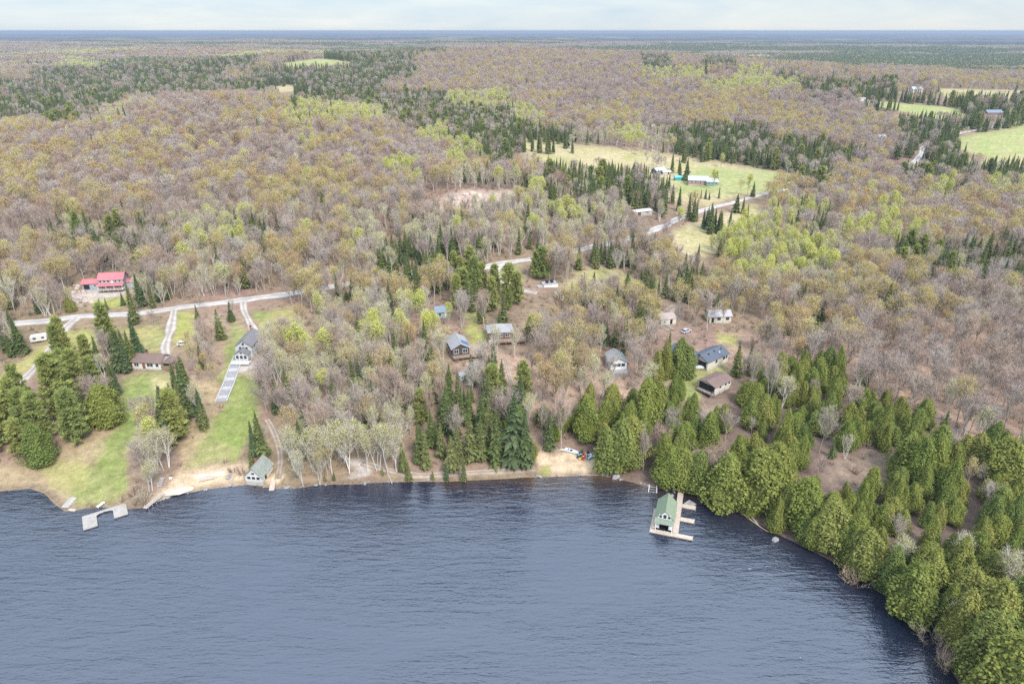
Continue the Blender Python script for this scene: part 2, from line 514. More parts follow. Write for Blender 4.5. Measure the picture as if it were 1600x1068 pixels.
def ground_colour(x, y, z, d):
    u, v, dep = project(x, y, z)
    r = np.hypot(x, y)
    # wobble the outlines with noise that lives on the ground
    k = np.clip(220 / np.maximum(r, 60), .05, 1.5)
    uw = u + 13 * k * fbm(x / 6, y / 6, 41, 4); vw = v + 9 * k * fbm(x / 6, y / 6, 42, 4)
    col = np.empty(x.shape + (3,)); col[:] = LITTER
    n1 = fbm(x / 28, y / 28, 51)[..., None]
    col = col * (1 + .22 * n1) + np.array([.0, .018, -.01]) * fbm(x / 40, y / 40, 52)[..., None]
    for c, f, poly in AREAS:
        w = poly_soft(uw, vw, poly, f)[..., None]
        t = np.array(c)
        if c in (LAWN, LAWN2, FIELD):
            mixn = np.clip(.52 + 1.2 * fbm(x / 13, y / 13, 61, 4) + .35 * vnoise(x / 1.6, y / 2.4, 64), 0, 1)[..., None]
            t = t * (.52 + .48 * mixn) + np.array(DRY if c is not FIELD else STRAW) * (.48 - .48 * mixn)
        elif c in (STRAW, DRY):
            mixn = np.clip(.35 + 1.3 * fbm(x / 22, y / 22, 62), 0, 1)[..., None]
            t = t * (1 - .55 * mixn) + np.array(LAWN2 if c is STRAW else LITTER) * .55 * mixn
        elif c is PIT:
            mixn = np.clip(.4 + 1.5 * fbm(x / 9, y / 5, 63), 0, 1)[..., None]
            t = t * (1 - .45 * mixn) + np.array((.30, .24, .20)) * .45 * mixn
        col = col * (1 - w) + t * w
    # wet bank, and the lake bed
    bank = np.clip(1 - np.abs(d - .6) / 1.6, 0, 1)[..., None] * (d > -4)[..., None]
    col = col * (1 - .7 * bank) + np.array((.13, .095, .07)) * .7 * bank
    # the woods far off, seen only as a canopy
    far = np.clip((r - 4500) / 1500, 0, 1)[..., None]
    rel = fbm(x / 1700, y / 800, 11)
    con = np.clip(.35 - .5 * rel + 2.2 * fbm(x / 2200, y / 520, 71, 4), 0, 1)[..., None] * .85
    spk = (.5 + .5 * vnoise(x / 60, y / 110, 73))[..., None]
    woods = (np.array((.130, .105, .095)) * (1 - con) + np.array((.040, .056, .040)) * con) * (.7 + .6 * spk)
    lim = np.clip(fbm(x / 700, y / 1700, 72, 3) * 4 - 1.2, 0, 1)[..., None]
    woods = woods * (1 - .5 * lim) + np.array((.28, .27, .12)) * .5 * lim
    col = col * (1 - far) + woods * far
    return np.clip(col, .01, .8)


def grid_mesh(name, X, Y, Z, COL, m, keep=None):
    nr, nc = X.shape
    co = np.stack([X, Y, Z], -1).reshape(-1, 3).astype(np.float32)
    idx = np.arange(nr * nc).reshape(nr, nc)
    q = np.stack([idx[:-1, :-1], idx[:-1, 1:], idx[1:, 1:], idx[1:, :-1]], -1).reshape(-1, 4)
    if keep is not None:
        kq = (keep[:-1, :-1] | keep[:-1, 1:] | keep[1:, 1:] | keep[1:, :-1]).reshape(-1)
        q = q[kq]
        used = np.unique(q)
        remap = -np.ones(len(co), np.int64); remap[used] = np.arange(len(used))
        co = co[used]; q = remap[q]; COL = COL.reshape(-1, 3)[used]
    me = bpy.data.meshes.new(name)
    me.vertices.add(len(co)); me.vertices.foreach_set('co', co.ravel())
    me.loops.add(len(q) * 4); me.loops.foreach_set('vertex_index', q.ravel().astype(np.int32))
    me.polygons.add(len(q)); me.polygons.foreach_set('loop_start', np.arange(0, len(q) * 4, 4, dtype=np.int32))
    me.polygons.foreach_set('use_smooth', np.ones(len(q), bool))
    me.update(calc_edges=True)
    a = me.attributes.new('area', 'FLOAT_COLOR', 'POINT')
    c4 = np.ones((len(co), 4), np.float32); c4[:, :3] = COL.reshape(-1, 3)
    a.data.foreach_set('color', c4.ravel())
    me.materials.append(m)
    o = bpy.data.objects.new(name, me); C.objects.link(o)
    return o


def ground_mat():
    m, n, l, o = nt('ground_cover')
    at = n.new('ShaderNodeAttribute'); at.attribute_name = 'area'
    tc = n.new('ShaderNodeTexCoord')
    prev = at.outputs['Color']
    for sc, lo, hi, det in ((.35, .62, 1.38, 8), (2.2, .72, 1.28, 4)):
        no = n.new('ShaderNodeTexNoise'); no.inputs['Scale'].default_value = sc; no.inputs['Detail'].default_value = det; no.inputs['Roughness'].default_value = .7
        l.new(tc.outputs['Object'], no.inputs['Vector'])
        mr = n.new('ShaderNodeMapRange'); mr.inputs['From Min'].default_value = .28; mr.inputs['From Max'].default_value = .72
        mr.inputs['To Min'].default_value = lo; mr.inputs['To Max'].default_value = hi
        l.new(no.outputs['Fac'], mr.inputs['Value'])
        mx = n.new('ShaderNodeMix'); mx.data_type = 'RGBA'; mx.blend_type = 'MULTIPLY'; mx.inputs['Factor'].default_value = 1
        l.new(prev, mx.inputs['A']); l.new(mr.outputs[0], mx.inputs['B'])
        prev = mx.outputs['Result']
    df = n.new('ShaderNodeBsdfDiffuse'); l.new(prev, df.inputs['Color'])
    no = n.new('ShaderNodeTexNoise'); no.inputs['Scale'].default_value = .9; no.inputs['Detail'].default_value = 8
    l.new(tc.outputs['Object'], no.inputs['Vector'])
    bp = n.new('ShaderNodeBump'); bp.inputs['Strength'].default_value = .6; bp.inputs['Distance'].default_value = .35
    l.new(no.outputs['Fac'], bp.inputs['Height']); l.new(bp.outputs[0], df.inputs['Normal'])
    l.new(df.outputs[0], o.inputs[0])
    return m


NA, NR = 900, 820
ang = np.linspace(R(-58), R(58), NA)
rad = np.concatenate([np.linspace(2, 78, 20), 80 * (22000 / 80) ** np.linspace(0, 1, NR)])
AA, RR = np.meshgrid(ang, rad)
GX, GY = RR * np.sin(AA), RR * np.cos(AA)
GD = shore_d(GX, GY)
GZ = terrain(GX, GY, GD)
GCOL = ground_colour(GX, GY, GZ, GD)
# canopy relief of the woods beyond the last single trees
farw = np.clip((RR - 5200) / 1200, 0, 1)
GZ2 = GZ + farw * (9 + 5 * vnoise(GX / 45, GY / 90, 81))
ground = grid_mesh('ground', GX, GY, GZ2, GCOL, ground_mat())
tag(ground, kind='structure')

# ------------------------------------------------------------------ water
def water_mat():
    m, n, l, o = nt('lake_water')
    at = n.new('ShaderNodeAttribute'); at.attribute_name = 'area'
    b = n.new('ShaderNodeBsdfPrincipled')
    b.inputs['Roughness'].default_value = .08
    b.inputs['IOR'].default_value = WATER_IOR
    l.new(at.outputs['Color'], b.inputs['Base Color'])
    tc = n.new('ShaderNodeTexCoord')
    hs = None
    for rot, sx, sy, sc, det, amp in ((10, .20, 1.0, .66, 3.5, 1.0), (-14, .34, 1.0, 1.7, 3.0, .5), (38, .5, 1.0, 3.2, 2.0, .22), (5, .5, 1, .045, 3, 1.0)):
        mp = n.new('ShaderNodeMapping'); mp.inputs['Rotation'].default_value = (0, 0, R(rot)); mp.inputs['Scale'].default_value = (sx, sy, 1)
        l.new(tc.outputs['Object'], mp.inputs['Vector'])
        no = n.new('ShaderNodeTexNoise'); no.inputs['Scale'].default_value = sc; no.inputs['Detail'].default_value = det; no.inputs['Distortion'].default_value = .6
        l.new(mp.outputs[0], no.inputs['Vector'])
        if sc < .1:                         # broad gusts: where the wind roughens the lake more
            mr = n.new('ShaderNodeMapRange'); mr.inputs['From Min'].default_value = .35; mr.inputs['From Max'].default_value = .65
            mr.inputs['To Min'].default_value = .45; mr.inputs['To Max'].default_value = 1.25
            l.new(no.outputs['Fac'], mr.inputs['Value'])
            mu = n.new('ShaderNodeMath'); mu.operation = 'MULTIPLY'; l.new(hs, mu.inputs[0]); l.new(mr.outputs[0], mu.inputs[1]); hs = mu.outputs[0]
            continue
        mu = n.new('ShaderNodeMath'); mu.operation = 'MULTIPLY'; mu.inputs[1].default_value = amp
        l.new(no.outputs['Fac'], mu.inputs[0])
        if hs is None:
            hs = mu.outputs[0]
        else:
            ad = n.new('ShaderNodeMath'); ad.operation = 'ADD'; l.new(hs, ad.inputs[0]); l.new(mu.outputs[0], ad.inputs[1]); hs = ad.outputs[0]
    bp = n.new('ShaderNodeBump'); bp.inputs['Strength'].default_value = 1.0; bp.inputs['Distance'].default_value = WAVE
    l.new(hs, bp.inputs['Height']); l.new(bp.outputs[0], b.inputs['Normal'])
    l.new(b.outputs[0], o.inputs[0])
    return m


WATER_IOR, WAVE = 2.25, .31
wx = np.concatenate([np.linspace(-2500, -260, 12), np.arange(-255, 160, 1.25), np.linspace(165, 420, 10)])
wy = np.concatenate([np.linspace(-1500, 40, 14), np.arange(42, 190, 1.25)])
WX, WY = np.meshgrid(wx, wy)
WD = shore_d(WX, WY)
sh = np.exp(np.minimum(WD, 0) / 5.0)[..., None] * (.10 + .9 * np.exp(-((WX - 12) / 36) ** 2))[..., None]
sh = sh * (.7 + .5 * fbm(WX / 6, WY / 6, 91)[..., None])
WC = np.array((.009, .015, .034)) * (1 - sh) + np.array((.120, .066, .026)) * sh
lake = grid_mesh('water', WX, WY, np.zeros_like(WX), np.clip(WC, .003, .5), water_mat(), WD < 2.5)
tag(lake, kind='structure')
pp = [P(u, v, .5) for u, v in [(436, 151), (450, 149.5), (474, 150.5), (470, 153.5), (446, 154.5)]]
mb = MB(); mb.add(pp, [tuple(range(len(pp)))[::-1]])
pond = obj('water', mb, mat('pond_water', (.30, .36, .45), .1, .05)); tag(pond, kind='structure')

# ------------------------------------------------------------------ trees: prototypes
def rv(a=1.0):
    return Vector((random.uniform(-a, a), random.uniform(-a, a), random.uniform(-a, a)))


def rdir(tilt0, tilt1, az=None):
    t = R(random.uniform(tilt0, tilt1)); a = random.uniform(0, 2 * math.pi) if az is None else az
    return Vector((math.sin(t) * math.cos(a), math.sin(t) * math.sin(a), math.cos(t)))


def blade(mb, p, d, ln, w, mi=0, sh=1.0, tn=0.0):
    """a thin three-cornered twig or needle spray"""
    s = d.cross(rv()).normalized() * w * .5
    mb.add([p - s, p + s, p + d * ln], [(0, 1, 2)], mi, sh, tn)


def leaf(mb, p, n, size, mi=0, sh=1.0, tn=0.0):
    u = n.cross(rv()).normalized(); w = n.cross(u).normalized()
    a = size * random.uniform(.7, 1.2); b = size * random.uniform(.5, .9)
    mb.add([p - u * a * .5, p + w * b * .5, p + u * a * .5, p - w * b * .5], [(0, 1, 2, 3)], mi, sh, tn)


def limb(mb, p, d, ln, r0, r1, bend=.25, up=.15, n=4, k=4, mi=0):
    pts = [p]; q = p.copy(); dd = d.copy()
    for i in range(k):
        dd = (dd + rv(bend) * .5 + Vector((0, 0, up))).normalized()
        q = q + dd * (ln / k); pts.append(q.copy())
    rad = [r0 + (r1 - r0) * i / k for i in range(k + 1)]
    mb.tube(pts, rad, n, mi, cap=False)
    return pts, dd


def hardwood(H, spread, stems, trunk_r, twig_n, twig_len, twig_w, bud_n, bud_size, form='round', split=.42, bud_mi=1, limb_n=7, low=False):
    """leafless or budding tree: returns (trunk mesh data, crown mesh data); crown slot 0 twigs, slot 1 buds"""
    tr, cr = MB(), MB()
    tips = []
    for s in range(stems):
        base = Vector((0, 0, -.6)) + (rdir(90, 90) * random.uniform(.15, .5) if stems > 1 else Vector((0, 0, 0)))
        lean = rdir(4, 16) if stems > 1 else rdir(0, 5)
        hs = H * random.uniform(.82, 1.0) if stems > 1 else H
        tp, td = limb(tr, base, lean, hs * split + .6, trunk_r, trunk_r * .72, .10, .02, 5 if not low else 4, 4)
        top, td2 = limb(tr, tp[-1], td, hs * (.93 - split), trunk_r * .72, .035, .22, .06, 4 if not low else 3, 5 if not low else 3)
        nl = max(3, int(limb_n / (stems ** .5)))
        for i in range(nl):
            t = (i + .3) / nl
            axis = tp[-2:] + top[1:]
            f = t * (len(axis) - 1.2); j = int(f)
            p = axis[j].lerp(axis[j + 1], f - j)
            az = i * 2.4 + random.uniform(-.4, .4)
            if form == 'round':
                d = rdir(24, 50, az); ln = spread * (1.15 - .55 * t) * random.uniform(.8, 1.15)
            elif form == 'tall':
                d = rdir(24, 42, az); ln = spread * (1.0 - .5 * t) * random.uniform(.8, 1.1)
            else:                            # arching
                d = rdir(16, 40, az); ln = spread * random.uniform(.8, 1.3) * (1.1 - .4 * t)
            lp, ld = limb(tr, p, d, ln, trunk_r * .5 * (1 - .4 * t), .045, .3, .16, 3, 4 if not low else 2)
            if low:
                tips += [(lp[-1], ld), (lp[1], ld)]
                continue
            for q in (1, 2, 3, 4):
                for _ in range(3):
                    d2 = (ld + rv(.75) + Vector((0, 0, .35))).normalized()
                    l2 = ln * random.uniform(.32, .55)
                    p2, e2 = limb(tr, lp[q], d2, l2, .055, .025, .3, .12, 3, 2)
                    tips += [(p2[-1], e2), (p2[1], e2)]
        tips.append((top[-1], td2)); tips.append((top[-2], td2))
    nt_ = len(tips)
    cx = sum(t[0].x for t in tips) / nt_; cy_ = sum(t[0].y for t in tips) / nt_
    zt = max(t[0].z for t in tips); zb = H * (.40 if form == 'round' else .34)
    rx = spread * {'round': .95, 'tall': .80, 'arch': .85}[form]; zc_ = (zt + zb) / 2; rz_ = (zt - zb) / 2 * 1.05
    lobes = [(rdir(0, 95), random.uniform(.45, .6)) for _ in range(7)]

    def shell():
        # a point in the lumpy outer part of the crown, and the way out
        c, q = lobes[random.randrange(7)]
        o = rdir(0, 125)
        k = random.uniform(.55, 1.0) ** .6
        e = c * .58 + o * q * k
        return Vector((cx + e.x * rx, cy_ + e.y * rx, zc_ + e.z * rz_)), o
    for i in range(twig_n):
        p, d = tips[i % nt_] if (i % 5 < 2 if low else i % 5 < 4) else shell()
        dd = (d * .75 + rv(.9) + Vector((0, 0, .35))).normalized()
        q = p + rv(.25 * twig_len)
        blade(cr, q, dd, twig_len * random.uniform(.6, 1.25), twig_w, 0, random.uniform(.8, 1.2))
        if i % 3 == 0:                       # a second twig off the end of the first
            blade(cr, q + dd * twig_len * .5, (dd + rv(.8)).normalized(), twig_len * .8, twig_w * .8, 0, random.uniform(.8, 1.2))
    for i in range(bud_n):
        if i % 4 >= (1 if low or form == 'tall' else 2):
            q, d = shell()
        else:
            p, d = tips[random.randrange(nt_)]
            q = p + (d * .5 + rv(.9)) * twig_len * random.uniform(.2, 1.1)
        leaf(cr, q, (d + rv(1.1)).normalized(), bud_size * random.uniform(.6, 1.3), bud_mi, random.uniform(.8, 1.2))
    return tr, cr


def conifer(H, Rm, tiers, per, droop, wid, core=True, low=False, mi=0, ragged=.25, base=.06):
    tr, cr = MB(), MB()
    tr.tube([(0, 0, -.6), (0, 0, H * .5), (0, 0, H * .97)], [H * .016, H * .010, .03], 5 if not low else 3, 0, cap=False)
    if core:
        k = 7 if not low else 5
        pr = []
        lv = 6 if not low else 3
        for i in range(lv + 1):
            t = base + .03 + (.93 - base) * i / lv
            r = Rm * (1 - t) ** .85 * .55
            for j in range(k):
                a = 2 * math.pi * (j + .5 * (i % 2)) / k; rr = r * random.uniform(.75, 1.15)
                pr.append((rr * math.cos(a), rr * math.sin(a), H * t))
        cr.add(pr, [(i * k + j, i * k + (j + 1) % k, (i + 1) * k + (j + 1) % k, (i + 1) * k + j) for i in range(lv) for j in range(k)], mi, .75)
    for i in range(tiers):
        t = base + (1 - base) * (i + random.uniform(0, .6)) / tiers
        rr = Rm * min(1, (1 - t) ** .80 + .02) * (1 if t > .16 else .72 + 1.7 * t) * random.uniform(.72, 1.18)
        gap = random.uniform(0, 6.28)
        n = max(3, int(per * (.35 + .65 * (1 - t))))
        for j in range(n):
            a = 2 * math.pi * (j + random.random() * .8) / n + i * 1.3
            ln = rr * random.uniform(1 - ragged, 1 + ragged * .6) * (1 - .35 * max(0, math.cos(a - gap)) ** 3)
            dz = -droop * ln * random.uniform(.5, 1.4)
            o = Vector((math.cos(a), math.sin(a), 0)); s = Vector((-o.y, o.x, 0))
            w = wid * (.35 + .5 * ln / max(Rm, .1)) * random.uniform(.8, 1.2)
            z = H * t
            p0 = Vector((0, 0, z)) + o * ln * .15
            tip = o * ln + Vector((0, 0, z + dz))
            md = o * ln * .62 + Vector((0, 0, z + dz * .45))
            g = random.uniform(.75, 1.25)
            cr.add([p0, md - s * w * .55 - Vector((0, 0, .12 * w)), tip, md + s * w * .55 - Vector((0, 0, .12 * w)), md + Vector((0, 0, .10 * w))],
                   [(0, 1, 4), (1, 2, 4), (2, 3, 4), (3, 0, 4)], mi, g)
            if not low:
                for q in (-1, 1):
                    e = md + s * w * .4 * q
                    dd = (o * .8 + s * q * .8 + Vector((0, 0, -.15))).normalized()
                    blade(cr, e - dd * .2, dd, w * .9, w * .5, mi, g * random.uniform(.85, 1.2))
    for _ in range(3):
        blade(cr, Vector((0, 0, H * .94)), rdir(0, 14), H * .07, .18, mi, 1.1)
    return tr, cr


def cedar(H, Rm, spires, leaves, size, low=False):
    """dense egg-shaped white cedar; extra spires lean out of the same crown"""
    tr, cr = MB(), MB()
    tr.tube([(0, 0, -.6), (.05, 0, H * .5), (0, 0, H * .9)], [.24, .16, .04], 5 if not low else 3, 0, cap=False)
    sp = [(Vector((0, 0, 0)), H, Rm)]
    for k in range(spires - 1):
        a = random.uniform(0, 6.28)
        sp.append((Vector((math.cos(a), math.sin(a), 0)) * Rm * random.uniform(.5, .75), H * random.uniform(.62, .88), Rm * random.uniform(.6, .75)))
    for c, h, r in sp:
        ph = [random.uniform(0, 6.28) for _ in range(4)]; sharp = random.uniform(.66, .95)

        def prof(t, a):
            b = 1.06 * (1 - t) ** (sharp * .8) * (1 - .55 * (1 - t) ** 9)
            lump = 1 + .16 * math.sin(3 * a + ph[0] + 5 * t) + .12 * math.sin(5 * a + ph[1] - 9 * t) + .10 * math.sin(11 * t + ph[2] + 2 * a)
            return r * b * lump
        # inner body
        k, lv = (9, 7) if not low else (6, 4)
        vs = []
        for i in range(lv + 1):
            t = i / lv
            for j in range(k):
                a = 2 * math.pi * j / k
                rr = .80 * prof(t, a)
                vs.append((c.x + rr * math.cos(a), c.y + rr * math.sin(a), .25 + h * t * .95))
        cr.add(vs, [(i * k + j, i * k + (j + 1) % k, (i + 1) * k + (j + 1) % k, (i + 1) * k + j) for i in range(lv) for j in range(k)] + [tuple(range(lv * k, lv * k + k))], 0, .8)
        n = int(leaves * (h * r) / sum(q[1] * q[2] for q in sp))
        for i in range(n):
            t = random.random() ** 1.15; a = random.uniform(0, 6.28)
            rr = prof(t, a) * random.uniform(.78, 1.08)
            p = Vector((c.x + rr * math.cos(a), c.y + rr * math.sin(a), .2 + h * t))
            nn = (Vector((math.cos(a), math.sin(a), .35 + .9 * t)) + rv(.75)).normalized()
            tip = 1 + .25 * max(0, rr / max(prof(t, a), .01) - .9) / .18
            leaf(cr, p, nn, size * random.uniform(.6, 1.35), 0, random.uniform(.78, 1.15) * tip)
            if not low and i % 4 == 0:
                d = (Vector((math.cos(a), math.sin(a), random.uniform(.1, 1.1)))).normalized()
                blade(cr, p, d, size * random.uniform(.9, 1.5), size * .45, 0, random.uniform(.95, 1.3))
    return tr, cr


def pine(H, Rm, layers, tuft, low=False):
    """white pine: irregular whorls of level limbs carrying soft plumes"""
    tr, cr = MB(), MB()
    tr.tube([(0, 0, -.6), (.1, 0, H * .5), (0, .1, H * .97)], [H * .020, H * .013, .04], 6 if not low else 3, 0, cap=False)
    for i in range(layers):
        t = .12 + .86 * (i + random.uniform(-.2, .2)) / layers
        rr = Rm * (1.05 * (1 - t) ** .62 + .10) * (1 if t > .2 else .75 + t * 1.2)
        n = random.randint(5, 7) if t < .85 else 4
        for j in range(n):
            a = 2 * math.pi * (j + random.random() * .7) / n + i
            ln = rr * random.uniform(.65, 1.12)
            o = Vector((math.cos(a), math.sin(a), random.uniform(.02, .28) + .4 * t)).normalized()
            p0 = Vector((0, 0, H * t))
            tip = p0 + o * ln
            tr.tube([p0, tip], [.07, .02], 3, 0, cap=False)
            m = 4 if not low else 2
            for k in range(m):
                f = .35 + .65 * k / max(1, m - 1)
                c = p0 + o * ln * f + rv(.35)
                g = random.uniform(.78, 1.22)
                for _ in range(tuft):
                    d = (o * .55 + rv(1) * Vector((1, 1, .35)).length * .5 + Vector((0, 0, .45))).normalized()
                    blade(cr, c + rv(.25), d, random.uniform(.7, 1.35), .26 if not low else .6, 0, g * random.uniform(.85, 1.15))
                for _ in range(1 if low else 4):
                    leaf(cr, c + rv(.45), Vector((0, 0, 1)) + rv(.45), 1.2 if low else .8, 0, g * random.uniform(.8, 1.1))
    for _ in range(tuft * 2):
        blade(cr, Vector((0, 0, H * .95)), rdir(0, 50), 1.2, .25, 0, 1.1)
    return tr, cr


def shrub(H, n, w, buds=0):
    tr, cr = MB(), MB()
    for i in range(9):
        d = rdir(8, 50)
        pts, e = limb(tr, Vector((random.uniform(-.4, .4), random.uniform(-.4, .4), -.2)), d, H * random.uniform(.6, .9), .035, .012, .3, .08, 3, 3)
        for k in range(n // 9):
            p = pts[random.randint(1, 3)]
            blade(cr, p + rv(.15), (e + rv(.9) + Vector((0, 0, .3))).normalized(), H * random.uniform(.25, .5), w, 0, random.uniform(.8, 1.25))
    return tr, cr


def snag(H, branches):
    tr, cr = MB(), MB()
    pts, d = limb(tr, Vector((0, 0, -.6)), rdir(0, 10), H, .20, .04, .14, .03, 5, 6)
    for i in range(branches):
        p = pts[random.randint(2, 6)]
        lp, ld = limb(cr, p, rdir(35, 80), H * random.uniform(.15, .32), .07, .02, .4, .12, 3, 4)
        for k in range(3):
            q, e = limb(cr, lp[random.randint(1, 4)], (ld + rv(.9)).normalized(), H * random.uniform(.06, .14), .035, .01, .3, .1, 3, 2)
            for _ in range(2):
                blade(cr, q[-1], (e + rv(.8)).normalized(), .8, .05, 0)
    return tr, cr


KINDS = {   # kind -> trunk material, crown materials
    'bare_tree': ('bark_grey', ('twigs_bare', 'buds_gold')),
    'birch_tree': ('bark_white', ('twigs_birch', 'buds_sage')),
    'budding_tree': ('bark_grey', ('twigs_bare', 'buds_gold')),
    'poplar_tree': ('bark_grey', ('twigs_birch', 'buds_lime')),
    'spruce_tree': ('bark_brown', ('needles_spruce',)),
    'pine_tree': ('bark_brown', ('needles_pine',)),
    'cedar_tree': ('bark_brown', ('sprays_cedar',)),
    'shrub': ('bark_brown', ('twigs_shrub',)),
    'dead_tree': ('dead_wood', ('dead_wood',)),
}


def make(kind, low=False):
    u = random.uniform
    L = low
    if kind == 'bare_tree':
        return hardwood(u(11, 15), u(4.0, 5.2), random.choice((1, 1, 2)), .19, 620 if L else 1250, 1.5 if L else 1.2, .125 if L else .058, 0 if L else 60, .16, 'round', .42, 1, 8, L)
    if kind == 'budding_tree':
        return hardwood(u(11, 14.5), u(4.0, 5.2), 1, .19, 240 if L else 700, 1.5 if L else 1.2, .12 if L else .060, 620 if L else 1500, .46 if L else .27, 'round', .42, 1, 8, L)
    if kind == 'birch_tree':
        return hardwood(u(10, 14), u(2.6, 3.6), random.choice((1, 2, 3)), .14, 400 if L else 800, 1.4 if L else 1.1, .115 if L else .055, 170 if L else 950, .38 if L else .22, 'arch', .36, 1, 8, L)
    if kind == 'poplar_tree':
        return hardwood(u(12, 16), u(3.2, 4.2), random.choice((1, 1, 2)), .16, 90 if L else 500, 1.5 if L else 1.1, .16 if L else .055, 640 if L else 2300, .48 if L else .29, 'tall', .36, 1, 9, L)
    if kind == 'spruce_tree':
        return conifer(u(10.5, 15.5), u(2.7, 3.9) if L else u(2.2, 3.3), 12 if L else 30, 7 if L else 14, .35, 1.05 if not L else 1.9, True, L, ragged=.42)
    if kind == 'pine_tree':
        return pine(u(14, 18), u(3.2, 4.2), 7 if L else 12, 6 if L else 22, L)
    if kind == 'cedar_tree':
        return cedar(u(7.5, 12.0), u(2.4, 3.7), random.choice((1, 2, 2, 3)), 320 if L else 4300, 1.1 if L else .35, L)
    if kind == 'shrub':
        return shrub(u(1.6, 3.0), 150, .05)
    return snag(u(8, 11), 9)


random.seed(21)
PROTO, FARP = {}, {}     # kind -> [(trunk mesh, crown mesh, height)]
NV = {'bare_tree': 7, 'budding_tree': 6, 'birch_tree': 7, 'poplar_tree': 5, 'spruce_tree': 6, 'pine_tree': 4, 'cedar_tree': 8, 'shrub': 4, 'dead_tree': 4}


def joined(kind, parts, name):
    """one mesh of trunk and crown (several trees when parts has many), for the woods that read as a mass"""
    tm, cms = KINDS[kind]
    J = MB()
    for tr, cr in parts:
        J.add(tr.v, tr.f, 0); n = len(tr.f)
        b = len(J.v); J.v.extend(cr.v); J.f.extend([tuple(b + i for i in f) for f in cr.f]); J.m.extend([m + 1 for m in cr.m]); J.sh.extend(cr.sh); J.tn.extend(cr.tn)
    me = J.mesh(name, [MATS[tm]] + [MATS[c] for c in cms]); J.attrs(me)
    return bpy.data.objects.new(name, me)


for kind, (tm, cms) in KINDS.items():
    PROTO[kind] = []; FARP[kind] = []
    for k in range(NV[kind]):
        tr, cr = make(kind)
        t_me = tr.mesh(kind + '_trunk', [MATS[tm]], True); tr.attrs(t_me)
        c_me = cr.mesh(kind + '_crown', [MATS[c] for c in cms]); cr.attrs(c_me)
        PROTO[kind].append((t_me, c_me, max(p[2] for p in cr.v), joined(kind, [(tr, cr)], kind + '_source')))
    if kind in ('shrub', 'dead_tree'):
        FARP[kind] = [p[3] for p in PROTO[kind]]
    else:
        for k in range(4):
            FARP[kind].append(joined(kind, [make(kind, True)], kind + '_far_source'))

# patches of wood for 2 to 6 km out: about two dozen crowns each
ALLM = []
for kind, (tm, cms) in KINDS.items():
    for q in (tm,) + cms:
        if q not in ALLM:
            ALLM.append(q)


def patch(mix, name, n=26, size=46):
    J = MB()
    ks = list(mix)
    for i in range(n):
        kind = random.choices(ks, [mix[k] for k in ks])[0]
        x, y = random.uniform(-size / 2, size / 2), random.uniform(-size / 2, size / 2)
        tn = random.uniform(0, .3); tm, cms = KINDS[kind]
        sc = random.uniform(.85, 1.25)
        if kind in ('spruce_tree', 'pine_tree', 'cedar_tree'):
            H = 14 * sc; r = 3.2 * sc; k = 6; g = ALLM.index(cms[0])
            for (z0, z1, q) in ((.05, .62, 1.0), (.40, 1.0, .66)):
                vs = [(x, y, H * z1)] + [(x + r * q * random.uniform(.7, 1.2) * math.cos(6.28 * j / k), y + r * q * random.uniform(.7, 1.2) * math.sin(6.28 * j / k), H * z0) for j in range(k)]
                J.add(vs, [(0, 1 + j, 1 + (j + 1) % k) for j in range(k)], g, random.uniform(.8, 1.2), tn)
        else:
            H = 12 * sc; r = 4.4 * sc
            g = [ALLM.index(c) for c in cms]
            for _ in range(110):
                d = rdir(0, 105); p = Vector((x + d.x * r, y + d.y * r, H * .62 + d.z * r * .85))
                budded = kind in ('budding_tree', 'poplar_tree') and random.random() < .7
                leaf(J, p, (d + rv(.7)).normalized(), 1.3, g[1] if budded else g[0], random.uniform(.85, 1.08), tn)
            J.tube([(x, y, -1), (x, y, H * .7)], [.25, .1], 3, ALLM.index(tm), cap=False)
    me = J.mesh(name, [MATS[q] for q in ALLM]); J.attrs(me)
    return bpy.data.objects.new(name, me)


MIX = {
    'b': dict(bare_tree=68, budding_tree=25, birch_tree=5, spruce_tree=3),
    'g': dict(budding_tree=63, bare_tree=26, birch_tree=7, poplar_tree=3, spruce_tree=2),
    'l': dict(poplar_tree=76, birch_tree=14, bare_tree=5, spruce_tree=5),
    'c': dict(spruce_tree=80, pine_tree=4, bare_tree=8, birch_tree=8),
    'm': dict(spruce_tree=52, bare_tree=30, birch_tree=24, budding_tree=16),
    'w': dict(birch_tree=60, bare_tree=13, poplar_tree=9, spruce_tree=11, budding_tree=7),
    'e': dict(cedar_tree=85, birch_tree=5, dead_tree=3, bare_tree=5, spruce_tree=2),
    's': dict(bare_tree=84, budding_tree=8, birch_tree=5, dead_tree=2, spruce_tree=1),
    'p': dict(pine_tree=80, spruce_tree=20),
    'o': dict(bare_tree=36, birch_tree=24, budding_tree=20, spruce_tree=20),
}
DENS = {'b': .95, 'g': .95, 'l': .9, 'c': .95, 'm': 1.0, 'w': .9, 'e': .93, 's': .8, 'p': .4, 'o': .2, '.': 0}
PATCH = {k: [patch(MIX[k], 'woods_source') for _ in range(3)] for k in 'bglcmw'}

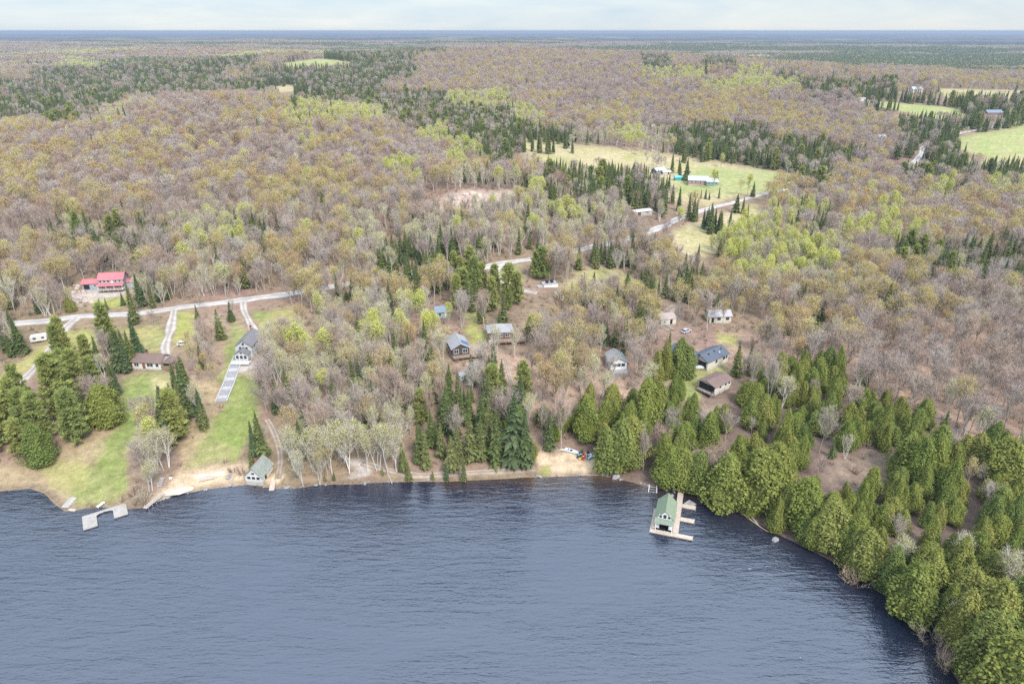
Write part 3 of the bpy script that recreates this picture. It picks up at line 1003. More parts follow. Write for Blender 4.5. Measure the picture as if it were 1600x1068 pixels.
VROWS = [50, 70, 90, 110, 130, 150] + list(range(170, 800, 30))
ZMAP = """
bcbbbbcbbbbbbbbbbbbbbbcbbcbbbcbc
bbcccccbbbccccbbbbbbbcbbcbccbcbb
bblcccccmccccbbbbbbbcbcbmbcmbmbb
bccccccmcccccbbbbbbbllblmbmbbgbb
ccccccccccccbbbbbbbbbblllcccbbgg
ccccwbbbbcccccllbbbbbbggbbbccccc
cccwbbbgglllcccclbggbggbgbbbcccc
gbbgbbbgbgbbblccccwlwcccmbbbccoo
ggbbbbggbgbbbblcooomwccccccbccoo
gbgbbbbgbggblbwmmcccccooocbbccccc
gbbbbbgbgggbb..wlmcccooogbbgblbl
gbbbmbgwgmgbbmwwwlwwwwclllglgbgb
bmcccmwlmggwwwwwwwmbsolllmlllbbb
bbmcmbwmggbwcmcwcgccboolllmmcccc
bbbsbwwmbgbmcccocgobbcmlllmbmccc
wboombbbogwgggppoommcmgbbbwbmbbb
wmmcmooooowwwwgopgbmmbwommbwbbbb
mooooooowwwwwlootgmmbbo.gbssssss
oppcoooowwmwmmmbgmbboe.obsssssss
oppcococwwwmmmmcbgbooe.ceeesssss
ppcoococmwmmmmcccbeeoeeeeeesssss
ppcooccomwmmmcccceeeeeeeeeeeesss
ppoowoooomwwwccceeoeeeooeeeeesss
ppoowooowwwwcccce..eeeoeeeooeoee
ooooooooowoooccco..eeeeeeoooeeoee
oooooooooooooooooooeeeeeeeeeeeee
oooooooooooooooooooeeeeeeeeeeeee
""".split()
ZROWS = [r[:32].ljust(32, r[-1]).replace('t', 'g') for r in ZMAP]


def zone(x, y, z):
    """letter of the wood that stands at these ground points"""
    u, v, dep = project(x, y, z + 6.5)
    r = np.hypot(x, y)
    k = np.clip(300 / np.maximum(r, 100), .10, 1.2)
    u = u + 34 * np.clip(k, .4, 1) * fbm(x / 38, y / 38, 101); v = v + 24 * k * fbm(x / 45, y / 45, 102)
    u = np.where(u < 0, -u, u); u = np.where(u > 1599, 3198 - u, u); u = np.clip(u, 0, 1599)
    ci = (u / 50).astype(int)
    ri = np.clip(np.searchsorted(VROWS, v, 'right') - 1, 0, len(ZROWS) - 1)
    tab = np.array([[ord(ch) for ch in r_] for r_ in ZROWS])
    return tab[ri, ci]

# ------------------------------------------------------------------ buildings
BOXES = []        # pixel boxes of things that trees must not hide
FOOT = []         # (x, y, radius) kept free of trees
LAND = []         # landmarks for tree labels: (x, y, phrase)


def heading(a, b):
    p, q = P(*a), P(*b)
    return math.atan2(q.y - p.y, q.x - p.x)


def mark(loc, r, box, phrase=None):
    FOOT.append((loc.x, loc.y, r))
    if box: BOXES.append(box)
    if phrase: LAND.append((loc.x, loc.y, phrase))


M_GLASS = mat('window_glass', (.035, .045, .06), .08, .1, spec=.6)
M_TRIM = mat('white_trim', (.78, .77, .74), .5, .04)
M_CONC = mat('concrete', (.45, .43, .40), .9, .12, .8)
M_DARK = mat('black_and_shade', (.02, .02, .022), .9, .1)  # near-black for dark parts, and for shade painted into openings
M_DECK = mat('deck_boards', (.33, .235, .17), .8, .18, 2, bump='planks')
M_GREYWOOD = mat('weathered_wood', (.36, .325, .29), .85, .16, 2, bump='planks')
M_PALEWOOD = mat('pale_dock_wood', (.47, .385, .31), .85, .14, 2, bump='rows')
M_METAL = mat('bare_metal', (.62, .62, .62), .35, .06, metal=.6)


def window(parent, face, s, z, w, h, L, W, frame=None, pane=None):
    """a framed window proud of a wall face; its pane is a sub-part"""
    fr = MB(); pa = MB()
    t = .09
    if face in 'SN':
        y = (-W / 2 if face == 'S' else W / 2); k = -1 if face == 'S' else 1
        fr.box((s, y + k * .02, z + h / 2 + t / 2), (w + 2 * t, .10, t)); fr.box((s, y + k * .02, z - h / 2 - t / 2), (w + 2 * t, .12, t))
        for q in (-1, 1): fr.box((s + q * (w / 2 + t / 2), y + k * .02, z), (t, .10, h))
        if w > 1.3: fr.box((s, y + k * .035, z), (.07, .08, h))
        pa.box((s, y + k * .012, z), (w, .05, h))
    else:
        x = (-L / 2 if face == 'W' else L / 2); k = -1 if face == 'W' else 1
        fr.box((x + k * .02, s, z + h / 2 + t / 2), (.10, w + 2 * t, t)); fr.box((x + k * .02, s, z - h / 2 - t / 2), (.12, w + 2 * t, t))
        for q in (-1, 1): fr.box((x + k * .02, s + q * (w / 2 + t / 2), z), (.10, t, h))
        if w > 1.3: fr.box((x + k * .035, s, z), (.08, .07, h))
        pa.box((x + k * .012, s, z), (.05, w, h))
    f = obj('window', fr, frame or M_TRIM, parent)
    obj('pane', pa, pane or M_GLASS, f)
    return f


def door(parent, face, s, z0, w, h, L, W, m):
    d = MB(); hd = MB()
    if face in 'SN':
        k = -1 if face == 'S' else 1
        d.box((s, k * (W / 2 + .02), z0 + h / 2), (w, .08, h)); hd.box((s + w * .38, k * (W / 2 + .09), z0 + h * .47), (.06, .06, .16))
    else:
        k = -1 if face == 'W' else 1
        d.box((k * (L / 2 + .02), s, z0 + h / 2), (.08, w, h)); hd.box((k * (L / 2 + .09), s + w * .38, z0 + h * .47), (.06, .06, .16))
    o = obj('door', d, m, parent); obj('handle', hd, M_METAL, o)
    return o


def gable_body(L, W, H, rise, x0=None, x1=None, y=0.0, z=0.0):
    mb = MB()
    x0 = -L / 2 if x0 is None else x0; x1 = L / 2 if x1 is None else x1
    mb.prism([(y - W / 2, z), (y + W / 2, z), (y + W / 2, z + H), (y, z + H + rise), (y - W / 2, z + H)], x0, x1)
    return mb


def gable_roof(L, W, H, rise, ov=.45, t=.16, y=0.0, z=0.0, xc=0.0, mb=None):
    mb = mb or MB()
    sl = rise / (W / 2)
    x0, x1 = xc - L / 2 - ov, xc + L / 2 + ov
    zr = z + H + rise + t + .03; ye = W / 2 + ov; ze = zr - sl * ye
    mb.slab([(x0, y - ye, ze), (x1, y - ye, ze), (x1, y, zr), (x0, y, zr)], t)
    mb.slab([(x1, y + ye, ze), (x0, y + ye, ze), (x0, y, zr), (x1, y, zr)], t)
    mb.tube([(x0, y, zr + .01), (x1, y, zr + .01)], [.10, .10], 6)
    return mb


def hip_roof(L, W, H, rise, ov=.5, z=0.0):
    mb = MB()
    x, y = L / 2 + ov, W / 2 + ov; k = max(L / 2 - W / 2, .3)
    a = [(-x, -y, z + H), (x, -y, z + H), (x, y, z + H), (-x, y, z + H), (-k, 0, z + H + rise), (k, 0, z + H + rise)]
    b = [(p[0], p[1], p[2] - .16) for p in a[:4]]
    mb.add(a + b, [(0, 1, 5, 4), (1, 2, 5), (2, 3, 4, 5), (3, 0, 4), (0, 6, 7, 1), (1, 7, 8, 2), (2, 8, 9, 3), (3, 9, 6, 0), (9, 8, 7, 6)])
    return mb


def platform(parent, x0, x1, y0, y1, z, m, rail=None, legs=2.0, part='deck', rail_sides='SEW', rail_h=1.0):
    d = MB(); d.box(((x0 + x1) / 2, (y0 + y1) / 2, z - .08), (x1 - x0, y1 - y0, .16))
    d.box(((x0 + x1) / 2, y0 + .05, z - .29), (x1 - x0 - .02, .08, .24))
    o = obj(part, d, m, parent)
    for x in np.linspace(x0 + .15, x1 - .15, max(2, int((x1 - x0) / 2.5) + 1)):
        p = MB(); p.box((x, y0 + .16, z - .17 - legs / 2), (.14, .14, legs)); obj('post', p, M_GREYWOOD, o)
    if rail:
        r = MB()
        segs = {'S': ((x0, y0), (x1, y0)), 'N': ((x0, y1), (x1, y1)), 'E': ((x1, y0), (x1, y1)), 'W': ((x0, y0), (x0, y1))}
        for s in rail_sides:
            a, b = segs[s]; ln = math.hypot(b[0] - a[0], b[1] - a[1]); rz = math.atan2(b[1] - a[1], b[0] - a[0])
            c = ((a[0] + b[0]) / 2, (a[1] + b[1]) / 2)
            r.box((c[0], c[1], z + rail_h), (ln, .11, .07), rz); r.box((c[0], c[1], z + rail_h * .12), (ln, .06, .06), rz)
            for k in range(int(ln / .28) + 1):
                f = k * .28 / ln
                big = k % 6 == 0
                r.box((a[0] + (b[0] - a[0]) * f, a[1] + (b[1] - a[1]) * f, z + rail_h / 2), (.10 if big else .04, .10 if big else .04, rail_h), rz)
        obj('railing', r, rail, o)
    return o


def chimney(parent, x, y, z0, z1, m, s=.7):
    c = MB(); c.box((x, y, (z0 + z1) / 2), (s, s, z1 - z0)); o = obj('chimney', c, m, parent)
    k = MB(); k.box((x, y, z1 + .06), (s * 1.25, s * 1.25, .12)); k.box((x, y, z1 + .25), (s * .5, s * .5, .3)); obj('cap', k, M_DARK, o)


def base_z(x, y, L, W, rz):
    zs = [G(x + a * math.cos(rz) - b * math.sin(rz), y + a * math.sin(rz) + b * math.cos(rz)) for a in (-L / 2, 0, L / 2) for b in (-W / 2, 0, W / 2)]
    return min(zs), max(zs), sum(zs) / 9


def house(name, label, cat, uv, rz, L, W, H, rise, wall_m, roof_m, lift=.3, hip=False, box=None, phrase=None, ov=.45, found=2.2):
    p = P(*uv)
    lo, hi, av = base_z(p.x, p.y, L, W, rz)
    p.z = av + lift
    t = thing(name, label, cat, p, rz)
    f = MB(); f.box((0, 0, -found / 2), (L - .1, W - .1, found)); obj('foundation', f, M_CONC, t)
    if hip:
        w = MB(); w.box((0, 0, H / 2), (L, W, H)); obj('wall', w, wall_m, t)
        obj('roof', hip_roof(L, W, H + .17, rise, ov), roof_m, t)
    else:
        obj('wall', gable_body(L, W, H, rise), wall_m, t)
        obj('roof', gable_roof(L, W, H, rise, ov), roof_m, t)
    mark(p, max(L, W) * .5 + 2.5, box, phrase)
    return t


# ---- boathouse with its wharf
M_GREENROOF = mat('green_shingles', (.215, .262, .172), .85, .12, 3, bump='rows')
M_WHITE = mat('white_siding', (.80, .80, .78), .6, .05, 2, bump='boards')
DZ = .45
a, b = on_level(1063, 775, DZ), on_level(1054.5, 836, DZ)
ax = math.atan2(a[1] - b[1], a[0] - b[0])          # from the outer end towards the shore
e1 = np.array([math.cos(ax), math.sin(ax)]); e2 = np.array([math.sin(ax), -math.cos(ax)])   # along, and to the right
org = np.array(b[:2])


def wf(s, t):
    q = org + e1 * s + e2 * t
    return q[0], q[1]


def along(u, v):
    q = on_level(u, v, DZ)[:2] - org
    return float(q @ e1), float(q @ e2)


wh = thing('dock', 'pale wooden wharf with three finger piers wrapped around the green roofed boathouse', 'dock', (org[0], org[1], 0), ax)
def pier(part, s0, s1, t0, t1, m=M_PALEWOOD, parent=wh):
    mb = MB(); mb.box(((s0 + s1) / 2, -(t0 + t1) / 2, DZ - .09), (s1 - s0, t1 - t0, .18)); mb.box(((s0 + s1) / 2, -(t0 + t1) / 2, DZ - .27), (s1 - s0 - .12, t1 - t0 - .12, .18))
    o = obj(part, mb, m, parent)
    n = max(2, int(max(s1 - s0, t1 - t0) / 3) + 1)
    for k in range(n):
        f = k / (n - 1)
        for q in (0, 1):
            x = s0 + (s1 - s0) * (f if s1 - s0 > t1 - t0 else q); y = t0 + (t1 - t0) * (q if s1 - s0 > t1 - t0 else f)
            pm = MB(); pm.tube([(x, -y, -1.6), (x, -y, DZ + .12)], [.09, .08], 6); obj('pile', pm, M_GREYWOOD, o)
    return o
sL0, tL0 = along(1015.5, 827); sL1, tL1 = along(1023.5, 796)
sA, _ = along(1063, 778)
pier('walkway', 1.0, sA + 4.5, -.75, .75)
pier('walkway', sL0 + .9, sL1 + .5, tL0, tL0 + 1.1)
s3, t3 = along(1083, 836)
pier('walkway', sL0 - .4, sL0 + .9, tL0, -.76) if False else pier('walkway', -.45, .95, tL0 + .0, t3)
for (u, v) in ((1085, 814), (1087, 793)):
    s_, t_ = along(u, v)
    pier('finger_pier', s_ - .75, s_ + .75, .78, t_)
# boathouse body sits between the walkways
cs = 5.0; ct = (tL0 + 1.1 - .75) / 2; Wb = (-.75 - (tL0 + 1.1)) - .15; Lb = 7.6
bx, by = wf(cs + .4, ct)
bh = thing('boathouse', 'green roofed white boathouse standing over the water inside the wooden wharf', 'boathouse', (bx, by, DZ), ax - math.pi / 2)
# local frame: -Y looks out to the lake, so the ridge runs along Y
RISE, HB = 2.2, 3.1
bw = MB(); bw.prism([(-Wb / 2, 0), (-Wb / 2 + .95, 0), (-Wb / 2 + .95, 2.0), (Wb / 2 - .95, 2.0), (Wb / 2 - .95, 0), (Wb / 2, 0), (Wb / 2, HB), (0, HB + RISE), (-Wb / 2, HB)], -Lb / 2, -Lb / 2 + .2, 'y')
for q in (-1, 1): bw.box((q * (Wb / 2 - .08), .1, HB / 2), (.16, Lb - .2, HB))
bw.prism([(-Wb / 2, 0), (Wb / 2, 0), (Wb / 2, HB), (0, HB + RISE), (-Wb / 2, HB)], Lb / 2 - .2, Lb / 2, 'y')
obj('wall', bw, M_WHITE, bh)
inn = MB(); inn.box((0, -Lb / 2 + 1.2, 1.2), (Wb - .34, .06, 2.5)); inn.box((0, 0, .02 - DZ + .02), (Wb - .34, Lb - .5, .03)); obj('interior_shade', inn, M_DARK, bh)  # near-black sheets stand in for the shade inside the boathouse
rf = MB(); sl = RISE / (Wb / 2); ye = Wb / 2 + .45; zr = HB + RISE + .2; ze = zr - sl * ye
rf.slab([(-ye, -Lb / 2 - .10, ze), (0, -Lb / 2 - .10, zr), (0, Lb / 2 + .4, zr), (-ye, Lb / 2 + .4, ze)], .16)
rf.slab([(0, -Lb / 2 - .10, zr), (ye, -Lb / 2 - .10, ze), (ye, Lb / 2 + .4, ze), (0, Lb / 2 + .4, zr)], .16)
rfo = obj('roof', rf, M_GREENROOF, bh)
pr = MB(); pr.slab([(-Wb / 2 - .3, -Lb / 2 - 1.3, HB - .75), (Wb / 2 + .3, -Lb / 2 - 1.3, HB - .75), (Wb / 2 + .3, -Lb / 2 - .02, HB + .08), (-Wb / 2 - .3, -Lb / 2 - .02, HB + .08)], .14)
obj('porch_roof', pr, mat('dull_green_shingles', (.20, .235, .175), .85, .14, 3, bump='rows'), bh)
for x, w, h in ((-.0, .8, 1.25), (-1.05, .6, .9), (1.05, .6, .9)):
    window(bh, 'S', x, HB + .78 - (.0 if w > .6 else .12), w, h, Wb, Lb)
for q in (-1, 1):
    pm = MB(); pm.box((q * (Wb / 2 - .1), -Lb / 2 - 1.15, 1.12), (.16, .16, 2.25)); obj('post', pm, M_TRIM, bh)
LAND.append((bx, by, 'the green roofed boathouse')); BOXES.append((1012, 776, 1092, 842)); FOOT.append((bx, by, 6)); FOOT.append((*wf(sA, 0), 3))
rp = on_level(1078.5, 786.5, .2)
rt = thing('swim_raft', 'small square wooden raft floating beside the finger piers of the boathouse wharf', 'raft', (rp[0], rp[1], 0), R(40))
mb = MB(); mb.box((0, 0, .18), (2.3, 2.3, .14)); obj('frame', mb, M_GREYWOOD, rt)
mb = MB(); mb.box((0, 0, .27), (1.7, 1.7, .05)); obj('deck', mb, mat('grey_boards', (.30, .27, .24), .85, .2, 2, bump='rows'), rt)
for q in (-1, 1):
    mb = MB(); mb.tube([(-1.0, q * .7, .0), (1.0, q * .7, .0)], [.22, .22], 8); obj('float', mb, M_METAL, rt)
fp = on_level(1020, 765, .3)
ft = thing('ladder_frame', 'white metal ladder frame standing in the shallows left of the boathouse', 'ladder', (fp[0], fp[1], 0), R(-12))
for q in (-1, 1):
    mb = MB(); mb.tube([(q * 1.0, 1.2, 1.1), (q * 1.15, -1.3, -.4)], [.08, .08], 6); obj('rail', mb, M_TRIM, ft)
for k in range(3):
    mb = MB(); mb.box((0, .7 - .6 * k, .72 - .36 * k), (2.0, .16, .07)); obj('rung', mb, M_METAL, ft)

# ---- docks at the left end of the lake
def local_dock(name, label, corners_px, m, z=.4, parts=None):
    pass
p0 = on_level(163, 803, .4)
rzu = math.atan2(*(lambda q: (q[1], q[0]))(on_level(187, 792, .4) - on_level(141, 806, .4)))
ud = thing('dock', 'grey U shaped wooden dock floating off the mown point at the left', 'dock', (p0[0], p0[1], 0), rzu)
for (x, y, sx, sy) in ((-3.4, -1.0, 3.2, 6.2), (3.6, -.4, 3.2, 5.4)):
    mb = MB(); mb.box((x, y, .34), (sx, sy, .16)); mb.box((x, y, .16), (sx - .2, sy - .2, .2)); s_ = obj('arm', mb, M_GREYWOOD, ud)
    for q in (-1, 1):
        f_ = MB(); f_.tube([(x + q * .9, y - sy / 2 + .4, 0), (x + q * .9, y + sy / 2 - .4, 0)], [.26, .26], 8); obj('float', f_, M_DARK, s_)
mb = MB()
mb.add([(-1.8, 2.1, .42), (-1.8, .6, .42), (-1.1, 1.1, .42), (0.1, 1.35, .42), (1.3, 1.1, .42), (2.0, .6, .42), (2.0, 2.2, .42),
        (-1.8, 2.1, .24), (-1.8, .6, .24), (-1.1, 1.1, .24), (0.1, 1.35, .24), (1.3, 1.1, .24), (2.0, .6, .24), (2.0, 2.2, .24)],
       [(0, 1, 2, 3, 4, 5, 6), (13, 12, 11, 10, 9, 8, 7)] + [(i, 7 + i, 7 + (i + 1) % 7, (i + 1) % 7) for i in range(7)])
obj('bridge', mb, M_GREYWOOD, ud)
LAND.append((p0[0], p0[1], 'the U shaped dock'))


def plank(name, label, cat, a, b, w, t, m, z=.3, group=None, legs=True):
    p, q = P(*a), P(*b)
    p.z = max(p.z, 0) + z; q.z = max(q.z, 0) + z
    c = (p + q) / 2; d = q - p
    t_ = thing(name, label, cat, c, math.atan2(d.y, d.x), group)
    L = math.hypot(d.x, d.y); dz = d.z
    mb = MB(); mb.slab([(-L / 2, -w / 2, -dz / 2), (L / 2, -w / 2, dz / 2), (L / 2, w / 2, dz / 2), (-L / 2, w / 2, -dz / 2)], t); obj('deck', mb, m, t_)
    if legs:
        for x in (-.45, .45):
            mb = MB(); mb.box((x * L, 0, x * dz - t - .25), (.16, w, .5)); obj('crosspiece', mb, M_GREYWOOD, t_)
    return t_
plank('dock_section', 'straight grey dock section pulled up on the bank left of the U shaped dock', 'dock', (101, 794), (115, 778), 2.0, .2, M_GREYWOOD)
plank('plank', 'short pale plank lying at the waterline beside the pulled up dock section', 'plank', (107, 796), (118, 797), .9, .12, M_PALEWOOD, .12, legs=False)
plank('dock_section', 'pale dock section lying across the sandy beach between two sand heaps', 'dock', (311, 750), (334, 745), 1.7, .22, M_PALEWOOD, .3)
plank('dock', 'tiny plank dock running out beside the small cabin on the shore', 'dock', (427, 752), (424.5, 767), 1.4, .18, M_PALEWOOD, .35)
st = plank('bench', 'white weathered bench standing on the grass behind the U shaped dock', 'bench', (152, 794), (163, 786), .8, .1, M_TRIM, .5)
g0, g1 = P(256, 772), on_level(226, 795, .3)
gd = Vector((g1[0] - g0.x, g1[1] - g0.y, 0)); gl = gd.length
gw = thing('gangway', 'narrow metal gangway stepping down the bank into the lake at the beach', 'gangway', ((g0.x + g1[0]) / 2, (g0.y + g1[1]) / 2, .55), math.atan2(gd.y, gd.x))
for q in (-1, 1):
    mb = MB(); mb.tube([(-gl / 2, q * .55, .35), (gl / 2, q * .55, 0)], [.06, .06], 5)
    for k in range(5): mb.tube([(-gl / 2 + gl * (k + .5) / 5, q * .55, -1.6), (-gl / 2 + gl * (k + .5) / 5, q * .55, .6)], [.045, .045], 5)
    obj('rail', mb, M_METAL, gw)
mb = MB()
for k in range(16): mb.box((-gl / 2 + gl * (k + .5) / 16, 0, .33 - .35 * k / 16), (gl / 22, 1.05, .05))
obj('tread', mb, M_PALEWOOD, gw)
stp = P(249, 760)
stw = thing('wooden_steps', 'grey wooden steps climbing the bank behind the metal gangway', 'steps', stp, math.atan2(gd.y, gd.x) + .5)
for k in range(6):
    mb = MB(); mb.box((-.6 * k, 0, .15 + .12 * k), (.5, 1.3, .12)); obj('tread', mb, M_GREYWOOD, stw)
for lab, uv, s_ in (('smaller heap of pale sand beside the dock section on the beach', (313, 742), 1.5), ('long heap of pale sand at the inland end of the beached dock section', (338, 739), 1.9), ('low bank of white sand along the waterline of the beach', (276, 765), 3.0)):
    p = P(*uv); mb = MB(); k = 14
    vs = [(0, 0, .45)]
    for rr, zz in ((.5, .33), (1.0, -.1)):
        vs += [(rr * s_ * 1.5 * math.cos(6.283 * j / k) * random.uniform(.85, 1.1), rr * s_ * .8 * math.sin(6.283 * j / k) * random.uniform(.85, 1.1), zz) for j in range(k)]
    mb.add(vs, [(0, 1 + j, 1 + (j + 1) % k) for j in range(k)] + [(1 + j, 1 + k + j, 1 + k + (j + 1) % k, 1 + (j + 1) % k) for j in range(k)])
    o = obj('sand_heap', mb, mat('pale_sand', (.50, .42, .33), .95, .1), None, p, True); o.rotation_euler = (0, 0, .25); tag(o, lab, 'sand heap')
cp = P(267, 749)
ch = thing('garden_chair', 'small white garden chair on the sand above the beach', 'chair', cp, R(200))
mb = MB(); mb.box((0, 0, .42), (.6, .6, .06)); obj('seat', mb, M_TRIM, ch)
mb = MB(); mb.box((0, .3, .75), (.6, .06, .65)); obj('backrest', mb, M_TRIM, ch)
for x in (-.26, .26):
    for y in (-.26, .26):
        mb = MB(); mb.box((x, y, .19), (.06, .06, .4)); obj('leg', mb, M_TRIM, ch)
    mb = MB(); mb.box((x * 1.15, 0, .62), (.08, .6, .05)); obj('armrest', mb, M_TRIM, ch)

# ---- small cabin on the shore
M_GREYGREEN = mat('mossy_shingles', (.27, .285, .245), .9, .2, 2, bump='rows')
M_OFFWHITE = mat('offwhite_boards', (.66, .62, .55), .7, .08, 2, bump='boards')
t = house('cabin', 'small steep mossy roofed cabin standing right on the shoreline beside a plank dock', 'cabin', (406, 744), R(82), 6.4, 5.0, 1.9, 2.6, M_OFFWHITE, M_GREYGREEN, .5, box=(386, 708, 426, 758), phrase='the mossy roofed shore cabin', ov=.4)
for s in (-1.35, 0, 1.35): window(t, 'W', s, 1.3, 1.0, .95, 6.4, 5.0)
window(t, 'W', 0, 2.75, .8, .7, 6.4, 5.0)
door(t, 'S', -1.2, 0, .9, 1.85, 6.4, 5.0, M_DARK)
chimney(t, 1.2, 1.0, 3.4, 5.2, mat('red_brick', (.30, .12, .08), .9, .2, 4))

# ---- brown roofed cabin with the long lawn
M_BROWN = mat('brown_shingles', (.185, .125, .105), .9, .14, 2, bump='rows')
t = house('cabin', 'long low brown roofed cabin at the top of the left lawn', 'cabin', (238, 571), heading((217, 577), (258, 577)) - .04, 10.5, 6.2, 2.5, 1.7, M_OFFWHITE, M_BROWN, .3, box=(212, 545, 278, 582), phrase='the long brown roofed cabin')
for s, w in ((-3.6, 1.6), (1.3, 2.2), (3.9, 1.1)): window(t, 'S', s, 1.45, w, 1.2, 10.5, 6.2)
door(t, 'S', -1.0, 0, 1.0, 2.1, 10.5, 6.2, mat('red_brown_door', (.22, .09, .06), .6, .1))
platform(t, 5.3, 8.6, -3.1, 2.0, .3, M_DECK, M_DECK, 1.6)
rb = MB(); rb.slab([(5.72, -2.9, 2.45), (8.9, -2.9, 2.2), (8.9, 2.6, 2.2), (5.72, 2.6, 2.45)], .14); obj('porch_roof', rb, M_BROWN, t)
for y in (-2.7, 2.4):
    pm = MB(); pm.box((8.5, y, 1.25), (.14, .14, 1.85)); obj('post', pm, M_DECK, t)
chimney(t, -1.5, .8, 3.2, 5.0, MATS['red_brick'], .6)

# ---- grey house above the stone steps
M_GREYSIDE = mat('grey_siding', (.50, .51, .50), .65, .06, 2, bump='boards')
M_DGREY = mat('dark_grey_shingles', (.185, .175, .180), .9, .14, 2, bump='rows')
hz_ = heading((375, 560), (398, 528))
t = house('house', 'tall grey sided house with dark gabled roof beside the stone steps', 'house', (391, 548), hz_, 12.5, 6.6, 4.7, 2.4, M_GREYSIDE, M_DGREY, .2, box=(366, 514, 402, 582), phrase='the tall grey house', found=3)
for s, z in ((-1.3, 3.9), (1.3, 3.9), (0, 5.6)): window(t, 'W', s, z, 1.0, 1.1, 12.5, 6.6)
for s in (-3, 0.5, 4): window(t, 'S', s, 3.7, 1.3, 1.2, 12.5, 6.6)
for s in (-2, 2): window(t, 'S', s, 1.3, 1.5, 1.2, 12.5, 6.6)
sb = MB(); sb.prism([(-2.6, 0), (2.6, 0), (2.6, 2.6), (0, 4.3), (-2.6, 2.6)], -9.6, -6.24); obj('sunroom', sb, M_GREYSIDE, t)
sr = MB(); gable_roof(3.4, 5.2, 2.6, 1.7, .35, .15, 0, 0, -8.0, sr); obj('porch_roof', sr, M_DGREY, t)
for s in (-1.6, 0, 1.6): window(t, 'W', s, 1.45, 1.15, 1.5, 19.2, 5.2)
window(t, 'W', 0, 3.2, .9, .7, 19.2, 5.2)
dk = MB(); dk.box((-11.1, 0, -.25), (3.0, 7.4, .4)); obj('terrace', dk, mat('pale_concrete', (.50, .485, .455), .9, .06), t)
chimney(t, 5.6, .6, 6.4, 8.4, mat('red_metal', (.48, .10, .08), .5, .05), .6)
t.scale = (.88, .88, .9)
# steps down from the house
spx = [(377, 549), (372, 560), (367, 572), (362, 586), (357, 600), (351, 614), (345, 628)]
sl_ = [P(u, v) for u, v in spx]
stt = thing('stone_steps', 'long straight run of pale stone landings and grey steps down the lawn', 'steps', sl_[0], 0)
M_STONE = mat('pale_stone', (.43, .41, .395), .85, .08, 1.5); M_STEP = mat('grey_step_stone', (.30, .285, .29), .9, .12, 1.5)
for i in range(len(sl_) - 1):
    for k in range(6):
        f = (k + .5) / 6
        p = sl_[i].lerp(sl_[i + 1], f) - sl_[0]
        q = sl_[i + 1] - sl_[i]; rz = math.atan2(q.y, q.x)
        pz = max(p.z, G(p.x + sl_[0].x, p.y + sl_[0].y) - sl_[0].z)
        mb = MB(); land_ = k in (2, 3)
        mb.box((p.x, p.y, pz + .12), (q.xy.length / 6 * .98, 2.9, .5), rz)
        obj('landing' if land_ else 'step', mb, M_STONE if land_ else M_STEP, stt)
    for s in (-1, 1):
        p = sl_[i] - sl_[0]; r_ = sl_[i + 1] - sl_[0]; d = (r_ - p); n_ = Vector((-d.y, d.x, 0)).normalized() * 1.75 * s
        mb = MB(); mb.tube([p + n_ + Vector((0, 0, .25)), r_ + n_ + Vector((0, 0, .25))], [.26, .26], 6); obj('edging', mb, M_STONE, stt)
FOOT += [(q.x, q.y, 3) for q in sl_]
BOXES.append((330, 548, 384, 634))

# ---- red roofed house on the hillside
M_REDROOF = mat('red_metal_roof', (.47, .155, .165), .4, .06, 1, bump='ribs')
M_BLUEGREY = mat('blue_grey_siding', (.33, .37, .40), .65, .06, 2, bump='boards')
hr = heading((160, 452), (198, 450))
t = house('house', 'two storey red metal roofed house with garage wing on the hillside', 'house', (180, 449), hr, 13.0, 8.0, 5.0, 2.6, M_BLUEGREY, M_REDROOF, .6, box=(128, 418, 206, 470), phrase='the red roofed hillside house', found=4)
for s in (-5.2, -3.2, -1.2, 2.6, 4.8): window(t, 'S', s, 4.15, 1.0, 1.0, 13, 8)
door(t, 'S', .7, 3.3, .9, 1.7, 13, 8, M_TRIM)
for s in (-4.5, -1.5, 1.8, 4.8): window(t, 'S', s, 1.4, 1.5, 1.5, 13, 8)
pr = MB(); pr.slab([(-6.8, -6.6, 2.35), (6.8, -6.6, 2.35), (6.8, -4.03, 3.2), (-6.8, -4.03, 3.2)], .14); obj('porch_roof', pr, M_REDROOF, t)
platform(t, -6.5, 6.5, -6.5, -4.05, .15, M_DECK, M_TRIM, 1.6)
for x in (-6.2, -2.1, 2.1, 6.2):
    pm = MB(); pm.box((x, -6.35, 1.25), (.16, .16, 2.1)); obj('porch_post', pm, M_TRIM, t)
g_ = MB(); g_.prism([(-1.5, -1.2), (4.5, -1.2), (4.5, 2.6), (1.5, 4.1), (-1.5, 2.6)], -16.0, -6.53); obj('garage', g_, M_BLUEGREY, t)
gr = MB(); gable_roof(9.6, 6.0, 2.6, 1.5, .5, .14, 1.5, 0, -11.5, gr); obj('garage_roof', gr, M_REDROOF, t)
gd_ = MB(); gd_.box((-14.0, -1.53, .75), (3.0, .08, 2.4)); obj('garage_door', gd_, M_DARK, t)
window(t, 'S', -9.6, 1.4, 1.1, .9, 13, 3.0)
e_ = MB(); e_.prism([(-1.0, -1.2), (4.0, -1.2), (4.0, 2.4), (1.5, 3.6), (-1.0, 2.4)], 6.53, 11.2); obj('side_wing', e_, M_BLUEGREY, t)
er = MB(); gable_roof(4.6, 5.0, 2.4, 1.2, .4, .14, 1.5, 0, 9.0, er); obj('side_roof', er, M_REDROOF, t)
t.scale = (.80, .80, .84)

